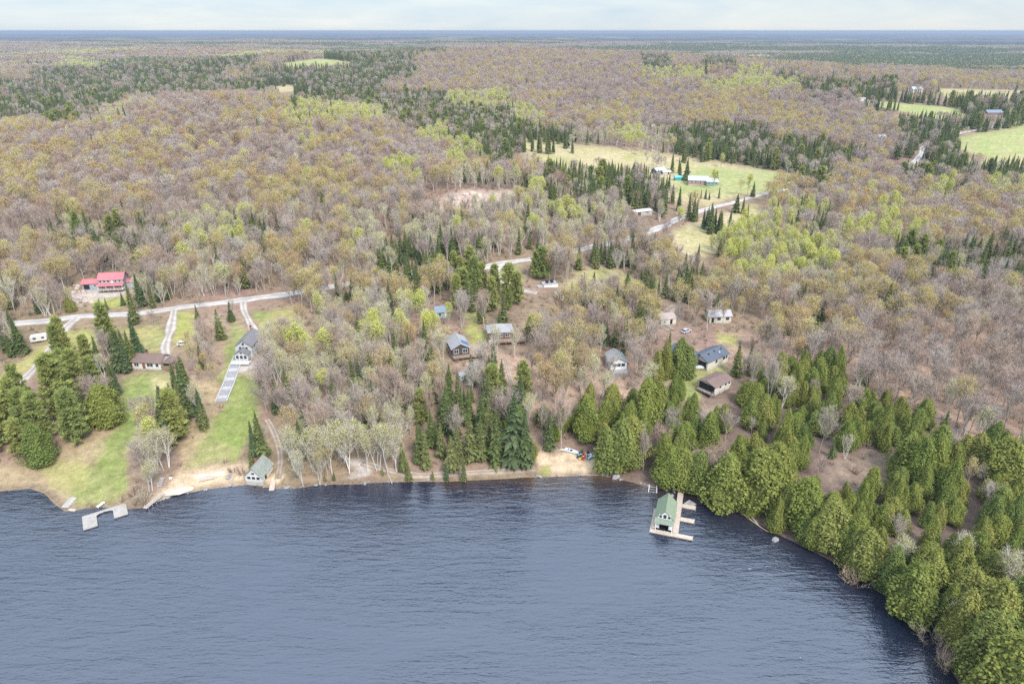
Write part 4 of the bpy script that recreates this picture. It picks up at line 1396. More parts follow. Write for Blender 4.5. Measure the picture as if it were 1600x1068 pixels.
# ---- white utility trailer
tp_ = P(62, 533)
tr = thing('travel_trailer', 'white travel trailer parked on the grass beside the left drive', 'trailer', tp_, R(24))
mb = MB(); mb.prism([(-2.6, .55), (2.4, .55), (2.7, 1.0), (2.7, 2.4), (2.3, 2.75), (-2.3, 2.75), (-2.7, 2.4), (-2.7, 1.0)], -1.15, 1.15, 'y'); obj('body', mb, mat('white_paint', (.62, .605, .56), .4, .05), tr)
for y in (-1.0, 1.0):
    for x in (-.45, .45):
        mb = MB(); mb.tube([(x, y - .1, .34), (x, y + .1, .34)], [.34, .34], 12); obj('wheel', mb, M_DARK, tr)
window(tr, 'S', -1.2, 1.8, .9, .6, 5.4, 2.3, M_METAL); window(tr, 'S', 1.5, 1.8, .9, .6, 5.4, 2.3, M_METAL)
door(tr, 'S', .3, .65, .65, 1.8, 5.4, 2.3, MATS['white_paint'])
mb = MB(); mb.tube([(2.6, .5, .5), (3.8, 0, .5), (2.6, -.5, .5)], [.06, .06, .06], 5); obj('hitch', mb, M_METAL, tr)
mark(tp_, 5, (50, 516, 74, 540), 'the white travel trailer')

# ---- the two cottages on the slope
M_LGREY = mat('light_grey_shingles', (.31, .30, .305), .9, .10, 2, bump='rows')
M_REDBROWN = mat('red_brown_boards', (.14, .07, .055), .8, .15, 2, bump='boards')
M_CEDARWALL = mat('brown_boards', (.19, .125, .085), .8, .15, 2, bump='boards')
hh = heading((718, 560), (706, 532))
t = house('cottage', 'grey roofed cottage with blue tarp and large railed deck on the slope', 'cottage', (716, 551), hh, 9.5, 6.2, 2.6, 1.7, mat('dark_boards', (.085, .068, .06), .8, .15, 2, bump='boards'), M_LGREY, 1.2, box=(704, 522, 754, 566), phrase='the blue tarped cottage', found=3.5)
for s in (-1.6, 1.6): window(t, 'W', s, 1.5, 1.6, 1.4, 9.5, 6.2)
platform(t, -7.2, 3.0, -8.6, -3.12, .0, M_DECK, M_DECK, 2.6, rail_sides='SW')
o_ = platform(t, -7.2, -4.78, -3.1, 3.0, .0, M_DECK, M_DECK, 2.6, rail_sides='W')
sl = 1.7 / 3.1; zr = 2.6 + 1.7 + .19 + .06
tp = MB(); tp.slab([(-3.6, -3.4, zr - sl * 3.4), (-.4, -3.4, zr - sl * 3.4), (-.4, -.7, zr - sl * .7), (-3.6, -.7, zr - sl * .7)], .05); obj('tarp', tp, mat('blue_tarp', (.09, .155, .26), .5, .15, 2), t)
hh = heading((768, 528), (795, 526))
t = house('cottage', 'pale grey hip roofed cottage with dark red walls among trees on the slope', 'cottage', (781, 528), hh, 9.0, 7.0, 2.6, 1.9, M_REDBROWN, M_LGREY, 1.2, hip=True, box=(760, 502, 815, 540), phrase='the dark red hip roofed cottage', found=3.5)
for s in (-2.6, 0, 2.4): window(t, 'S', s, 1.45, 1.5, 1.3, 9, 7)
platform(t, -1.0, 9.0, -6.2, -3.52, .0, M_DECK, M_DECK, 2.6)
platform(t, 4.55, 9.0, -3.5, 2.0, .0, M_DECK, M_DECK, 2.6, rail_sides='EN')
M_TEAL = mat('pale_teal_boards', (.33, .46, .46), .7, .07, 2, bump='boards')
t = house('cottage', 'little pale teal cottage with blue grey roof half hidden by bare trees', 'cottage', (691, 493), R(12), 5.6, 5.0, 2.3, 1.5, M_TEAL, mat('blue_grey_shingles', (.20, .235, .29), .85, .1, 2, bump='rows'), .3, box=(680, 478, 706, 496), phrase='the little teal cottage')
window(t, 'S', -1.2, 1.3, 1.0, .9, 5.6, 5); door(t, 'S', 1.2, 0, .9, 2, 5.6, 5, M_TRIM)
mb_p = P(852, 560)

# ---- grey cottage with a deck facing the lake
t = house('cottage', 'white walled cottage with weathered grey roof and grey front deck', 'cottage', (962, 572), R(97), 7.6, 5.6, 2.8, 1.5, M_WHITE, mat('weathered_grey_shingles', (.27, .275, .265), .9, .16, 2, bump='rows'), .7, box=(945, 542, 980, 590), phrase='the white walled cottage', found=3)
for s in (-1.5, 0, 1.5): window(t, 'W', s, 1.75, 1.25, 1.2, 7.6, 5.6)
door(t, 'N', -1.0, 0, .9, 2.0, 7.6, 5.6, M_TRIM)
platform(t, -6.4, -3.82, -2.9, 2.9, .0, M_GREYWOOD, M_METAL, 2.2, rail_sides='W')
sk = MB(); sk.box((-6.45, 0, -.65), (.08, 5.8, 1.0)); obj('skirting', sk, mat('grey_panel', (.22, .23, .25), .7, .08), t)

# ---- house with the slate blue roof
M_SLATE = mat('slate_blue_shingles', (.095, .108, .135), .85, .12, 2, bump='rows')
M_CREAM = mat('cream_siding', (.60, .555, .455), .65, .05, 2, bump='boards')
hb = heading((1097, 580), (1129, 565))
t = house('house', 'cream L shaped bungalow with slate blue roof beside a green lawn', 'house', (1108, 566), hb, 12.0, 7.2, 2.7, 1.9, M_CREAM, M_SLATE, .5, box=(1074, 516, 1134, 588), phrase='the slate roofed bungalow', found=2.5)
for s, w in ((-1.0, .9), (3.4, 1.3), (5.0, .7)): window(t, 'S', s, 1.6, w, .9, 12, 7.2, M_DARK)
window(t, 'W', 1.6, 1.4, 1.5, 1.3, 12, 7.2)
pc = MB(); pc.box((-6.06, -1.2, 1.2), (.1, 3.6, 2.2)); obj('porch_shade_panel', pc, M_DARK, t)  # flat near-black panel on the wall paints the shade of the porch
wg = MB(); wg.prism([(-8.6, 0), (-1.8, 0), (-1.8, 2.7), (-5.2, 4.5), (-8.6, 2.7)], 3.62, 11.5, 'y'); obj('wing', wg, M_CREAM, t)
wr = MB(); zr = 4.7; s2 = 1.8 / 3.4; ye = 3.9
wr.slab([(-5.2 - ye, .3, zr - s2 * ye), (-5.2, .3, zr), (-5.2, 12, zr), (-5.2 - ye, 12, zr - s2 * ye)], .16)
wr.slab([(-5.2, .3, zr), (-5.2 + ye, .3, zr - s2 * ye), (-5.2 + ye, 12, zr - s2 * ye), (-5.2, 12, zr)], .16); obj('wing_roof', wr, M_SLATE, t)
for x, y in ((-3, -1.4), (0.5, -1.2), (4.2, -1.3), (2.2, -2.2)):
    v_ = MB(); zz = 2.7 + 1.9 + .2 - (1.9 / 3.6) * abs(y); v_.box((x, y, zz + .18), (.4, .4, .4)); obj('roof_vent', v_, M_DARK if x != 2.2 else M_TRIM, t)
LB = t
bp_ = P(1089, 577); bt = thing('boat', 'covered white boat parked by the porch of the slate roofed bungalow', 'boat', bp_, hb + 2.6)
def hull(parent, L, W, H, m, z=0.3, part='hull'):
    k = 9; mb = MB(); vs = []
    for i in range(k):
        f = i / (k - 1); w = W / 2 * (1 - max(0, (f - .45) / .55) ** 2.2) * (.88 + .12 * min(1, f * 4)); x = -L / 2 + L * f
        vs += [(x, -w, z + H * (1 + .18 * f * f)), (x, -w * .72, z + .12 * H), (x, 0, z), (x, w * .72, z + .12 * H), (x, w, z + H * (1 + .18 * f * f))]
    fs = [(i * 5 + j, (i + 1) * 5 + j, (i + 1) * 5 + j + 1, i * 5 + j + 1) for i in range(k - 1) for j in range(4)] + [(0, 1, 2, 3, 4)]
    fs += [(i * 5, i * 5 + 4, (i + 1) * 5 + 4, (i + 1) * 5) for i in range(k - 1)]
    mb.add(vs, fs); return obj(part, mb, m, parent, smooth=False)
hull(bt, 4.6, 1.9, .7, MATS['white_paint']); mb = MB(); mb.slab([(-2.1, -.85, 1.12), (1.2, -.8, 1.3), (1.2, .8, 1.3), (-2.1, .85, 1.12)], .12); obj('cover', mb, mat('pale_canvas', (.60, .62, .68), .8, .08), bt)

# ---- dark brown cabin with a screened porch
hb2 = heading((1101, 612), (1133, 596))
t = house('cabin', 'brown roofed cabin on stilts with dark railed porch at the lawn edge', 'cabin', (1116, 608), hb2, 9.0, 6.2, 2.5, 1.0, M_CREAM, M_BROWN, 1.2, box=(1088, 576, 1146, 624), phrase='the brown roofed cabin on stilts', ov=.6, found=1.0)
sc = MB(); sc.box((-4.58, 0, 1.25), (.1, 5.9, 2.3)); obj('screen', sc, M_DARK, t)
platform(t, -6.2, -4.64, -3.1, 3.1, .0, M_GREYWOOD, M_CEDARWALL, 2.2, rail_sides='WSN')
for s in (-1.5, 1.5, 3.4): window(t, 'S', s, 1.5, 1.1, .9, 9, 6.2)
for x in (-4.2, -1.4, 1.4, 4.2):
    pm = MB(); pm.box((x, -3.0, -1.5), (.2, .2, 3.0)); obj('stilt', pm, M_CEDARWALL, t)

# ---- cream cabin behind
t = house('cabin', 'cream cabin with pale metal roof standing under leafless trees', 'cabin', (1121, 500), heading((1107, 504), (1137, 504)), 9.0, 6.0, 2.6, 1.5, M_CREAM, mat('pale_metal_roof', (.36, .345, .35), .5, .08, 1, bump='ribs'), .3, box=(1098, 483, 1140, 507), phrase='the cream metal roofed cabin')
for s, w in ((-.6, 1.2), (2.9, 1.2)): window(t, 'S', s, 1.5, w, .9, 9, 6, M_DARK)
door(t, 'S', -3.2, 0, .95, 2.0, 9, 6, M_DARK)
LC = t

# ---- white raised deck and the sheds near the knoll
p = P(859, 446); t = thing('patio_deck', 'white skirted raised deck with dark railings under tall bare trees', 'deck', p, R(14))
mb = MB(); mb.box((0, 0, .45), (6.4, 4.2, 1.5)); obj('skirting', mb, M_WHITE, t)
mb = MB(); mb.box((0, 0, 1.24), (6.6, 4.4, .1)); obj('deck', mb, mat('grey_deck', (.40, .39, .38), .8, .1, 2, bump='planks'), t)
mb = MB()
for y in (-2.1, 2.1):
    mb.box((0, y, 2.2), (6.5, .08, .08))
    for k in range(9): mb.box((-3.2 + .8 * k, y, 1.75), (.07, .07, .9))
obj('railing', mb, M_DARK, t)
for x in (-1.2, 1.0):
    mb = MB(); mb.box((x, .2, 1.6), (1.2, 1.0, .5)); mb.box((x, .7, 2.0), (1.2, .2, .6)); obj('sofa', mb, M_DARK, t)
mb = MB(); mb.box((-4.6, -.6, .2), (2.6, 3.0, .5)); obj('landing', mb, M_GREYWOOD, t)
mark(p, 6, (840, 430, 874, 452), 'the white raised deck')


def shed(name, label, uv, rz, L, W, H, wall, roof, box=None, phrase=None, cat='shed'):
    t = house(name, label, cat, uv, rz, L, W, H, W * .22, wall, roof, .15, box=box, phrase=phrase, ov=.25, found=1.0)
    door(t, 'S', L * .18, 0, min(1.1, L * .35), H * .85, L, W, M_DARK)
    window(t, 'S', -L * .25, H * .6, .7, .6, L, W)
    return t
shed('shed', 'small pale grey shed below the white raised deck', (874, 466), R(-70), 4.2, 3.0, 2.1, M_WHITE, M_LGREY, (866, 452, 882, 470), 'the small pale grey shed')
shed('shed', 'tiny grey shed among shrubs under the tarp roofed cottage', (724, 592), R(20), 3.0, 2.6, 1.9, M_GREYSIDE, M_LGREY)
shed('shed', 'tiny pale roofed shed among leafless trees above the shore birches', (452, 643), R(30), 2.4, 2.0, 1.6, M_OFFWHITE, M_LGREY)
shed('garage', 'wide tan roofed garage behind leafless trees beside the dirt drive', (1038, 503), R(20), 7.0, 6.0, 2.3, M_CREAM, mat('tan_shingles', (.38, .31, .28), .9, .12, 2, bump='rows'), None, 'the tan roofed garage', 'garage')


def car(label, uv, rz, m, cat='car'):
    p = P(*uv); t = thing('parked_car', label, cat, p, rz)
    mb = MB(); mb.prism([(-2.2, .35), (2.2, .35), (2.25, .75), (1.3, .95), (-2.1, 1.0), (-2.25, .7)], -.88, .88, 'y'); obj('body', mb, m, t)
    mb = MB(); mb.prism([(-1.9, .99), (1.2, .95), (.45, 1.48), (-1.5, 1.5)], -.76, .76, 'y'); o = obj('cabin', mb, M_GLASS, t)
    mb = MB(); mb.slab([(-1.45, -.72, 1.54), (.42, -.72, 1.53), (.42, .72, 1.53), (-1.45, .72, 1.54)], .05); obj('roof', mb, m, t)
    for x in (-1.35, 1.4):
        for y in (-.82, .82):
            mb = MB(); mb.tube([(x, y - .1, .33), (x, y + .1, .33)], [.33, .33], 12); obj('wheel', mb, M_DARK, t)
    FOOT.append((p.x, p.y, 3.5))
    return t
car('silver car parked behind the slate roofed bungalow', (1072, 519), R(35), mat('silver_paint', (.60, .62, .66), .3, .04, metal=.3))
BOXES.append((1036, 508, 1082, 524))
car('white car parked on the gravel behind the brown roofed cabin', (287, 539), R(10), MATS['white_paint'])

# ---- far buildings
M_PALEROOF = mat('pale_steel_roof', (.40, .45, .48), .45, .05, 1, bump='ribs')
t = house('house', 'brick farmhouse with pale steel roof and green wing in the far meadow', 'house', (1090, 287), R(-8), 15, 9, 3.2, 2.4, mat('rose_brick', (.36, .23, .20), .9, .15, 4), M_PALEROOF, .3, box=(1080, 268, 1124, 294), phrase='the steel roofed farmhouse')
for s in (-5, -2, 1.5, 4.5): window(t, 'S', s, 1.8, 1.3, 1.2, 15, 9)
w_ = MB(); w_.box((10.2, -3.0, 1.5), (8.6, 8.0, 3.0)); obj('wing', w_, mat('sea_green_boards', (.16, .34, .30), .7, .08, 2, bump='boards'), t)
w_ = MB(); w_.slab([(5.6, -7.4, 3.0), (14.9, -7.4, 3.0), (14.9, 1.4, 4.2), (5.6, 1.4, 4.2)], .2); obj('wing_roof', w_, mat('white_metal_roof', (.55, .57, .58), .5, .05), t)
for s in (7.5, 10.5, 13.0): window(t, 'S', s, 1.7, 1.6, 1.2, 15, 14.0)
t = house('shed', 'small bright teal shed on the grass left of the farmhouse', 'shed', (1060, 281), R(4), 6.5, 4.5, 2.2, .9, mat('teal_boards', (.03, .32, .33), .6, .08), mat('teal_roof', (.16, .55, .56), .5, .06), .2, box=(1052, 266, 1070, 284), phrase='the bright teal shed')
door(t, 'S', 1.0, 0, 2.0, 1.9, 6.5, 4.5, mat('teal_boards', (.03, .32, .33)))
t = house('barn', 'dark slate coloured barn at the edge of the straw meadow', 'barn', (1029, 271), R(28), 10, 7, 3.0, 1.6, mat('charcoal_boards', (.10, .11, .14), .7, .1), mat('pale_blue_roof', (.42, .47, .55), .5, .06), .2, box=(1018, 258, 1040, 276), phrase='the dark barn in the meadow')
door(t, 'W', 0, 0, 2.6, 2.5, 10, 7, M_DARK)
shed('tent_shelter', 'cream canvas shelter standing next to the dark barn', (1041, 272), R(5), 7, 4, 2.0, MATS['pale_sand'], MATS['cream_siding'], cat='shelter')
t = house('shed', 'long pale concrete shed behind grey shrubs near the road bend', 'shed', (1001, 335), R(24), 13, 6, 2.2, .6, M_CONC, mat('buff_roof', (.52, .48, .42), .8, .08), .2, box=(985, 318, 1020, 340), phrase='the long pale shed')
door(t, 'S', -3, 0, 2.2, 2.0, 13, 6, M_DARK); window(t, 'S', 3, 1.3, 1.4, .8, 13, 6)
t = house('farmhouse', 'white farmhouse surrounded by dark evergreens beyond the far green field', 'house', (1430, 144), R(10), 15, 9, 4.0, 3, M_OFFWHITE, mat('pale_steel_roof', (.40, .45, .48)), .3, box=(1418, 134, 1442, 147), phrase='the far white farmhouse')
for s in (-5, -2, 2, 5): window(t, 'S', s, 2.2, 1.6, 1.6, 15, 9)
t = house('farmhouse', 'long brown farmhouse with blue grey roof above the roadside green field', 'house', (1550, 180), R(4), 19, 10, 3.2, 2.6, mat('brick_red_boards', (.30, .16, .12), .8, .1), mat('blue_grey_shingles', (.20, .235, .29)), .3, box=(1540, 170, 1562, 184), phrase='the long brown farmhouse')
for s in (-6, -2, 2, 6): window(t, 'S', s, 1.8, 1.6, 1.4, 19, 10)
shed('hut', 'pale hut glimpsed among bare trees on the wooded rise', (1376, 217), R(10), 8, 6, 2.6, M_WHITE, MATS['white_metal_roof'], (1368, 210, 1384, 220), cat='hut')
shed('hut', 'tiny pale hut on the grass at the near end of the far green field', (1346, 158), R(10), 9, 6, 3, M_OFFWHITE, M_LGREY, (1338, 152, 1354, 160), cat='hut')

# ---- boats pulled up on the sand
def craft(name, label, cat, uv, rz, L, W, H, col, mname, group=None, seats=True, roll=0):
    p = P(*uv); t = thing(name, label, cat, p, rz, group)
    m = mat(mname, col, .35, .06)
    hull(t, L, W, H, m, .02)
    ck = MB(); ck.box((-.1 * L, 0, H + .06), (L * .34, W * .5, .06)); obj('cockpit', ck, M_DARK, t)
    if seats:
        s_ = MB(); s_.box((-.15 * L, 0, H + .13), (.35, W * .42, .1)); obj('seat', s_, M_TRIM, t)
    t.rotation_euler = (roll, 0, rz)
    return t
craft('rowing_boat', 'pale blue and white rowing boat beached at the back of the sand', 'boat', (893, 706), R(-25), 4.4, 1.7, .55, (.62, .70, .76), 'pale_blue_paint')
for lab, uv, a_, L, W, col, nm in (
    ('navy blue kayak at the left end of the boat pile on the sand', (905, 711), 70, 3.2, .75, (.03, .06, .16), 'navy_plastic'),
    ('dark green canoe second from the left end in the beach boat pile', (908, 709.5), 75, 4.2, .9, (.03, .09, .06), 'dark_green_paint'),
    ('bright red kayak lying in front of the beach boat pile', (912, 713.5), 80, 3.2, .8, (.55, .02, .02), 'red_plastic'),
    ('yellow kayak poking out next to the bright red kayak', (908.5, 714.5), 60, 2.8, .7, (.70, .48, .03), 'yellow_plastic'),
    ('orange kayak behind the bright red kayak on the sand', (914, 709.5), 95, 3.0, .75, (.60, .17, .03), 'orange_plastic'),
    ('sky blue paddle board in the middle of the beach boat pile', (916, 711), 100, 3.1, .8, (.12, .38, .62), 'sky_blue_plastic'),
    ('black kayak right of the sky blue paddle board', (919, 710.5), 85, 3.2, .75, (.02, .02, .025), 'black_plastic'),
    ('white pedal boat at the right end of the boat pile', (921, 713), 60, 2.4, 1.3, (.72, .74, .76), 'white_plastic'),
    ('light teal kayak at the far right edge of the sand beach', (924, 715), 40, 2.6, .7, (.18, .50, .52), 'light_teal_plastic')):
    craft('kayak' if 'kayak' in lab else ('canoe' if 'canoe' in lab else ('pedal_boat' if 'pedal' in lab else 'paddle_board')), lab, 'boat', uv, R(a_), L, W, .42, col, nm)
craft('canoe', 'upturned pale canoe lying on the grass behind the sand beach', 'canoe', (873, 703), R(-8), 4.0, .85, .4, (.62, .55, .46), 'buff_paint')
bpos = P(915, 712); LAND.append((bpos.x, bpos.y, 'the beach boat pile')); FOOT.append((bpos.x, bpos.y, 6)); BOXES.append((842, 700, 940, 748))

# ---- boulders, logs
def boulder(uv, s, label, group=None, m=None):
    p = P(*uv); mb = MB(); k, lv = 8, 5; vs = []
    ph = [random.uniform(0, 6.28) for _ in range(3)]
    for i in range(lv + 1):
        th = math.pi * i / lv
        for j in range(k):
            a = 6.283 * j / k
            r = s * (1 + .22 * math.sin(2 * a + ph[0]) + .15 * math.sin(3 * th + ph[1] + a)) * (random.uniform(.92, 1.08))
            vs.append((r * math.sin(th) * math.cos(a) * 1.25, r * math.sin(th) * math.sin(a), r * math.cos(th) * .7 + s * .12))
    mb.add(vs, [(i * k + j, (i + 1) * k + j, (i + 1) * k + (j + 1) % k, i * k + (j + 1) % k) for i in range(lv) for j in range(k)])
    o = obj('boulder', mb, m or mat('granite', (.30, .285, .27), .9, .25, 2), None, p, False); o.rotation_euler = (0, 0, random.uniform(0, 6))
    return tag(o, label, 'boulder', group)
boulder((945, 739.5), 1.15, 'large pale boulder at the right end of the sand beach')
boulder((962, 745), 1.0, 'large pale boulder at the waterline right of the sand beach')
boulder((1044, 775), .55, 'grey boulder in the water left of the wharf')
boulder((1050, 774), .5, 'paler grey boulder in the water nearest the wharf walkway')
boulder((358, 745), .9, 'grey boulder on the shore left of the small mossy roofed cabin')
boulder((1211, 843), .8, 'wet grey boulder at the foot of the cedar shore')
for k in range(46):
    f = random.random(); i = int(f * 24) + 10
    u, v = SHORE_PX[i % len(SHORE_PX)]; u2, v2 = SHORE_PX[(i + 1) % len(SHORE_PX)]
    q = random.random()
    boulder((u + (u2 - u) * q, v + (v2 - v) * q - random.uniform(-1, 3)), random.uniform(.22, .55), 'small grey shoreline rock lapped by the lake', 'small rocks along the shoreline')
for k in range(40):
    boulder((random.uniform(112, 145), random.uniform(443, 473)), random.uniform(.4, 1.1), 'blasted pinkish rock on the bank beside the red roofed house', 'rocks beside the red roofed house', mat('pink_granite', (.50, .41, .36), .9, .2, 2))
for k in range(16):
    boulder((random.uniform(735, 764), random.uniform(556, 576)), random.uniform(.5, 1.0), 'grey rock in the rubble below the deck of the tarp roofed cottage', 'rocks below the deck')
for k in range(30):
    boulder((random.uniform(700, 830), random.uniform(302, 340)), random.uniform(.8, 2.2), 'broken rock scattered in the sandy pit', 'rocks in the sandy pit', MATS['pink_granite'])


def log(a, b, r, label, group=None, m='dead_wood'):
    p, q = P(*a), P(*b)
    p.z += r; q.z += r
    mb = MB(); n = 6
    pts = [p.lerp(q, i / (n - 1)) + Vector((random.uniform(-.15, .15), random.uniform(-.15, .15), random.uniform(-.05, .15))) - p for i in range(n)]
    mb.tube(pts, [r * (1 - .5 * i / n) for i in range(n)], 6)
    for i in (1, 2, 3, 4):
        d = rdir(40, 90); mb.tube([pts[i], pts[i] + d * random.uniform(.5, 1.4)], [r * .4, .02], 4)
    me = mb.mesh('fallen_log', [MATS[m]], True); mb.attrs(me)
    o = bpy.data.objects.new('fallen_log', me); C.objects.link(o); o.location = p
    return tag(o, label, 'log', group)
log((605, 738), (613, 756), .16, 'pale birch trunk fallen across the path into the lake')
log((1150, 797), (1200, 832), .24, 'long brown log lying along the cedar shore', None, 'twigs_shrub')
log((1165, 800), (1187, 822), .2, 'thinner grey log beside the long brown log on the cedar shore')
log((838, 742), (846, 748), .12, 'short driftwood log at the left end of the sand beach')
log((878, 575), (900, 600), .16, 'pale fallen trunk on the slope left of the white cottage')
log((870, 580), (895, 604), .14, 'thinner fallen trunk lying beside the pale one on the slope')
for k in range(34):
    u, v = random.uniform(1390, 1590), random.uniform(620, 740)
    log((u, v), (u + random.uniform(-28, 28), v + random.uniform(-10, 10)), random.uniform(.10, .2), 'grey fallen trunk on the leaf covered slope at the right', 'fallen trunks on the bare slope')
for k in range(26):
    u, v = random.uniform(780, 1010), random.uniform(560, 640)
    log((u, v), (u + random.uniform(-16, 16), v + random.uniform(-9, 9)), random.uniform(.08, .16), 'grey fallen trunk in the brush between the two red cottages and the white cottage', 'fallen trunks in the brush')
for k in range(22):
    u, v = random.uniform(115, 200), random.uniform(408, 430)
    log((u, v), (u + random.uniform(-18, 18), v + random.uniform(-5, 5)), random.uniform(.12, .22), 'felled trunk on the cleared bank behind the red roofed house', 'felled trunks behind the red roofed house')

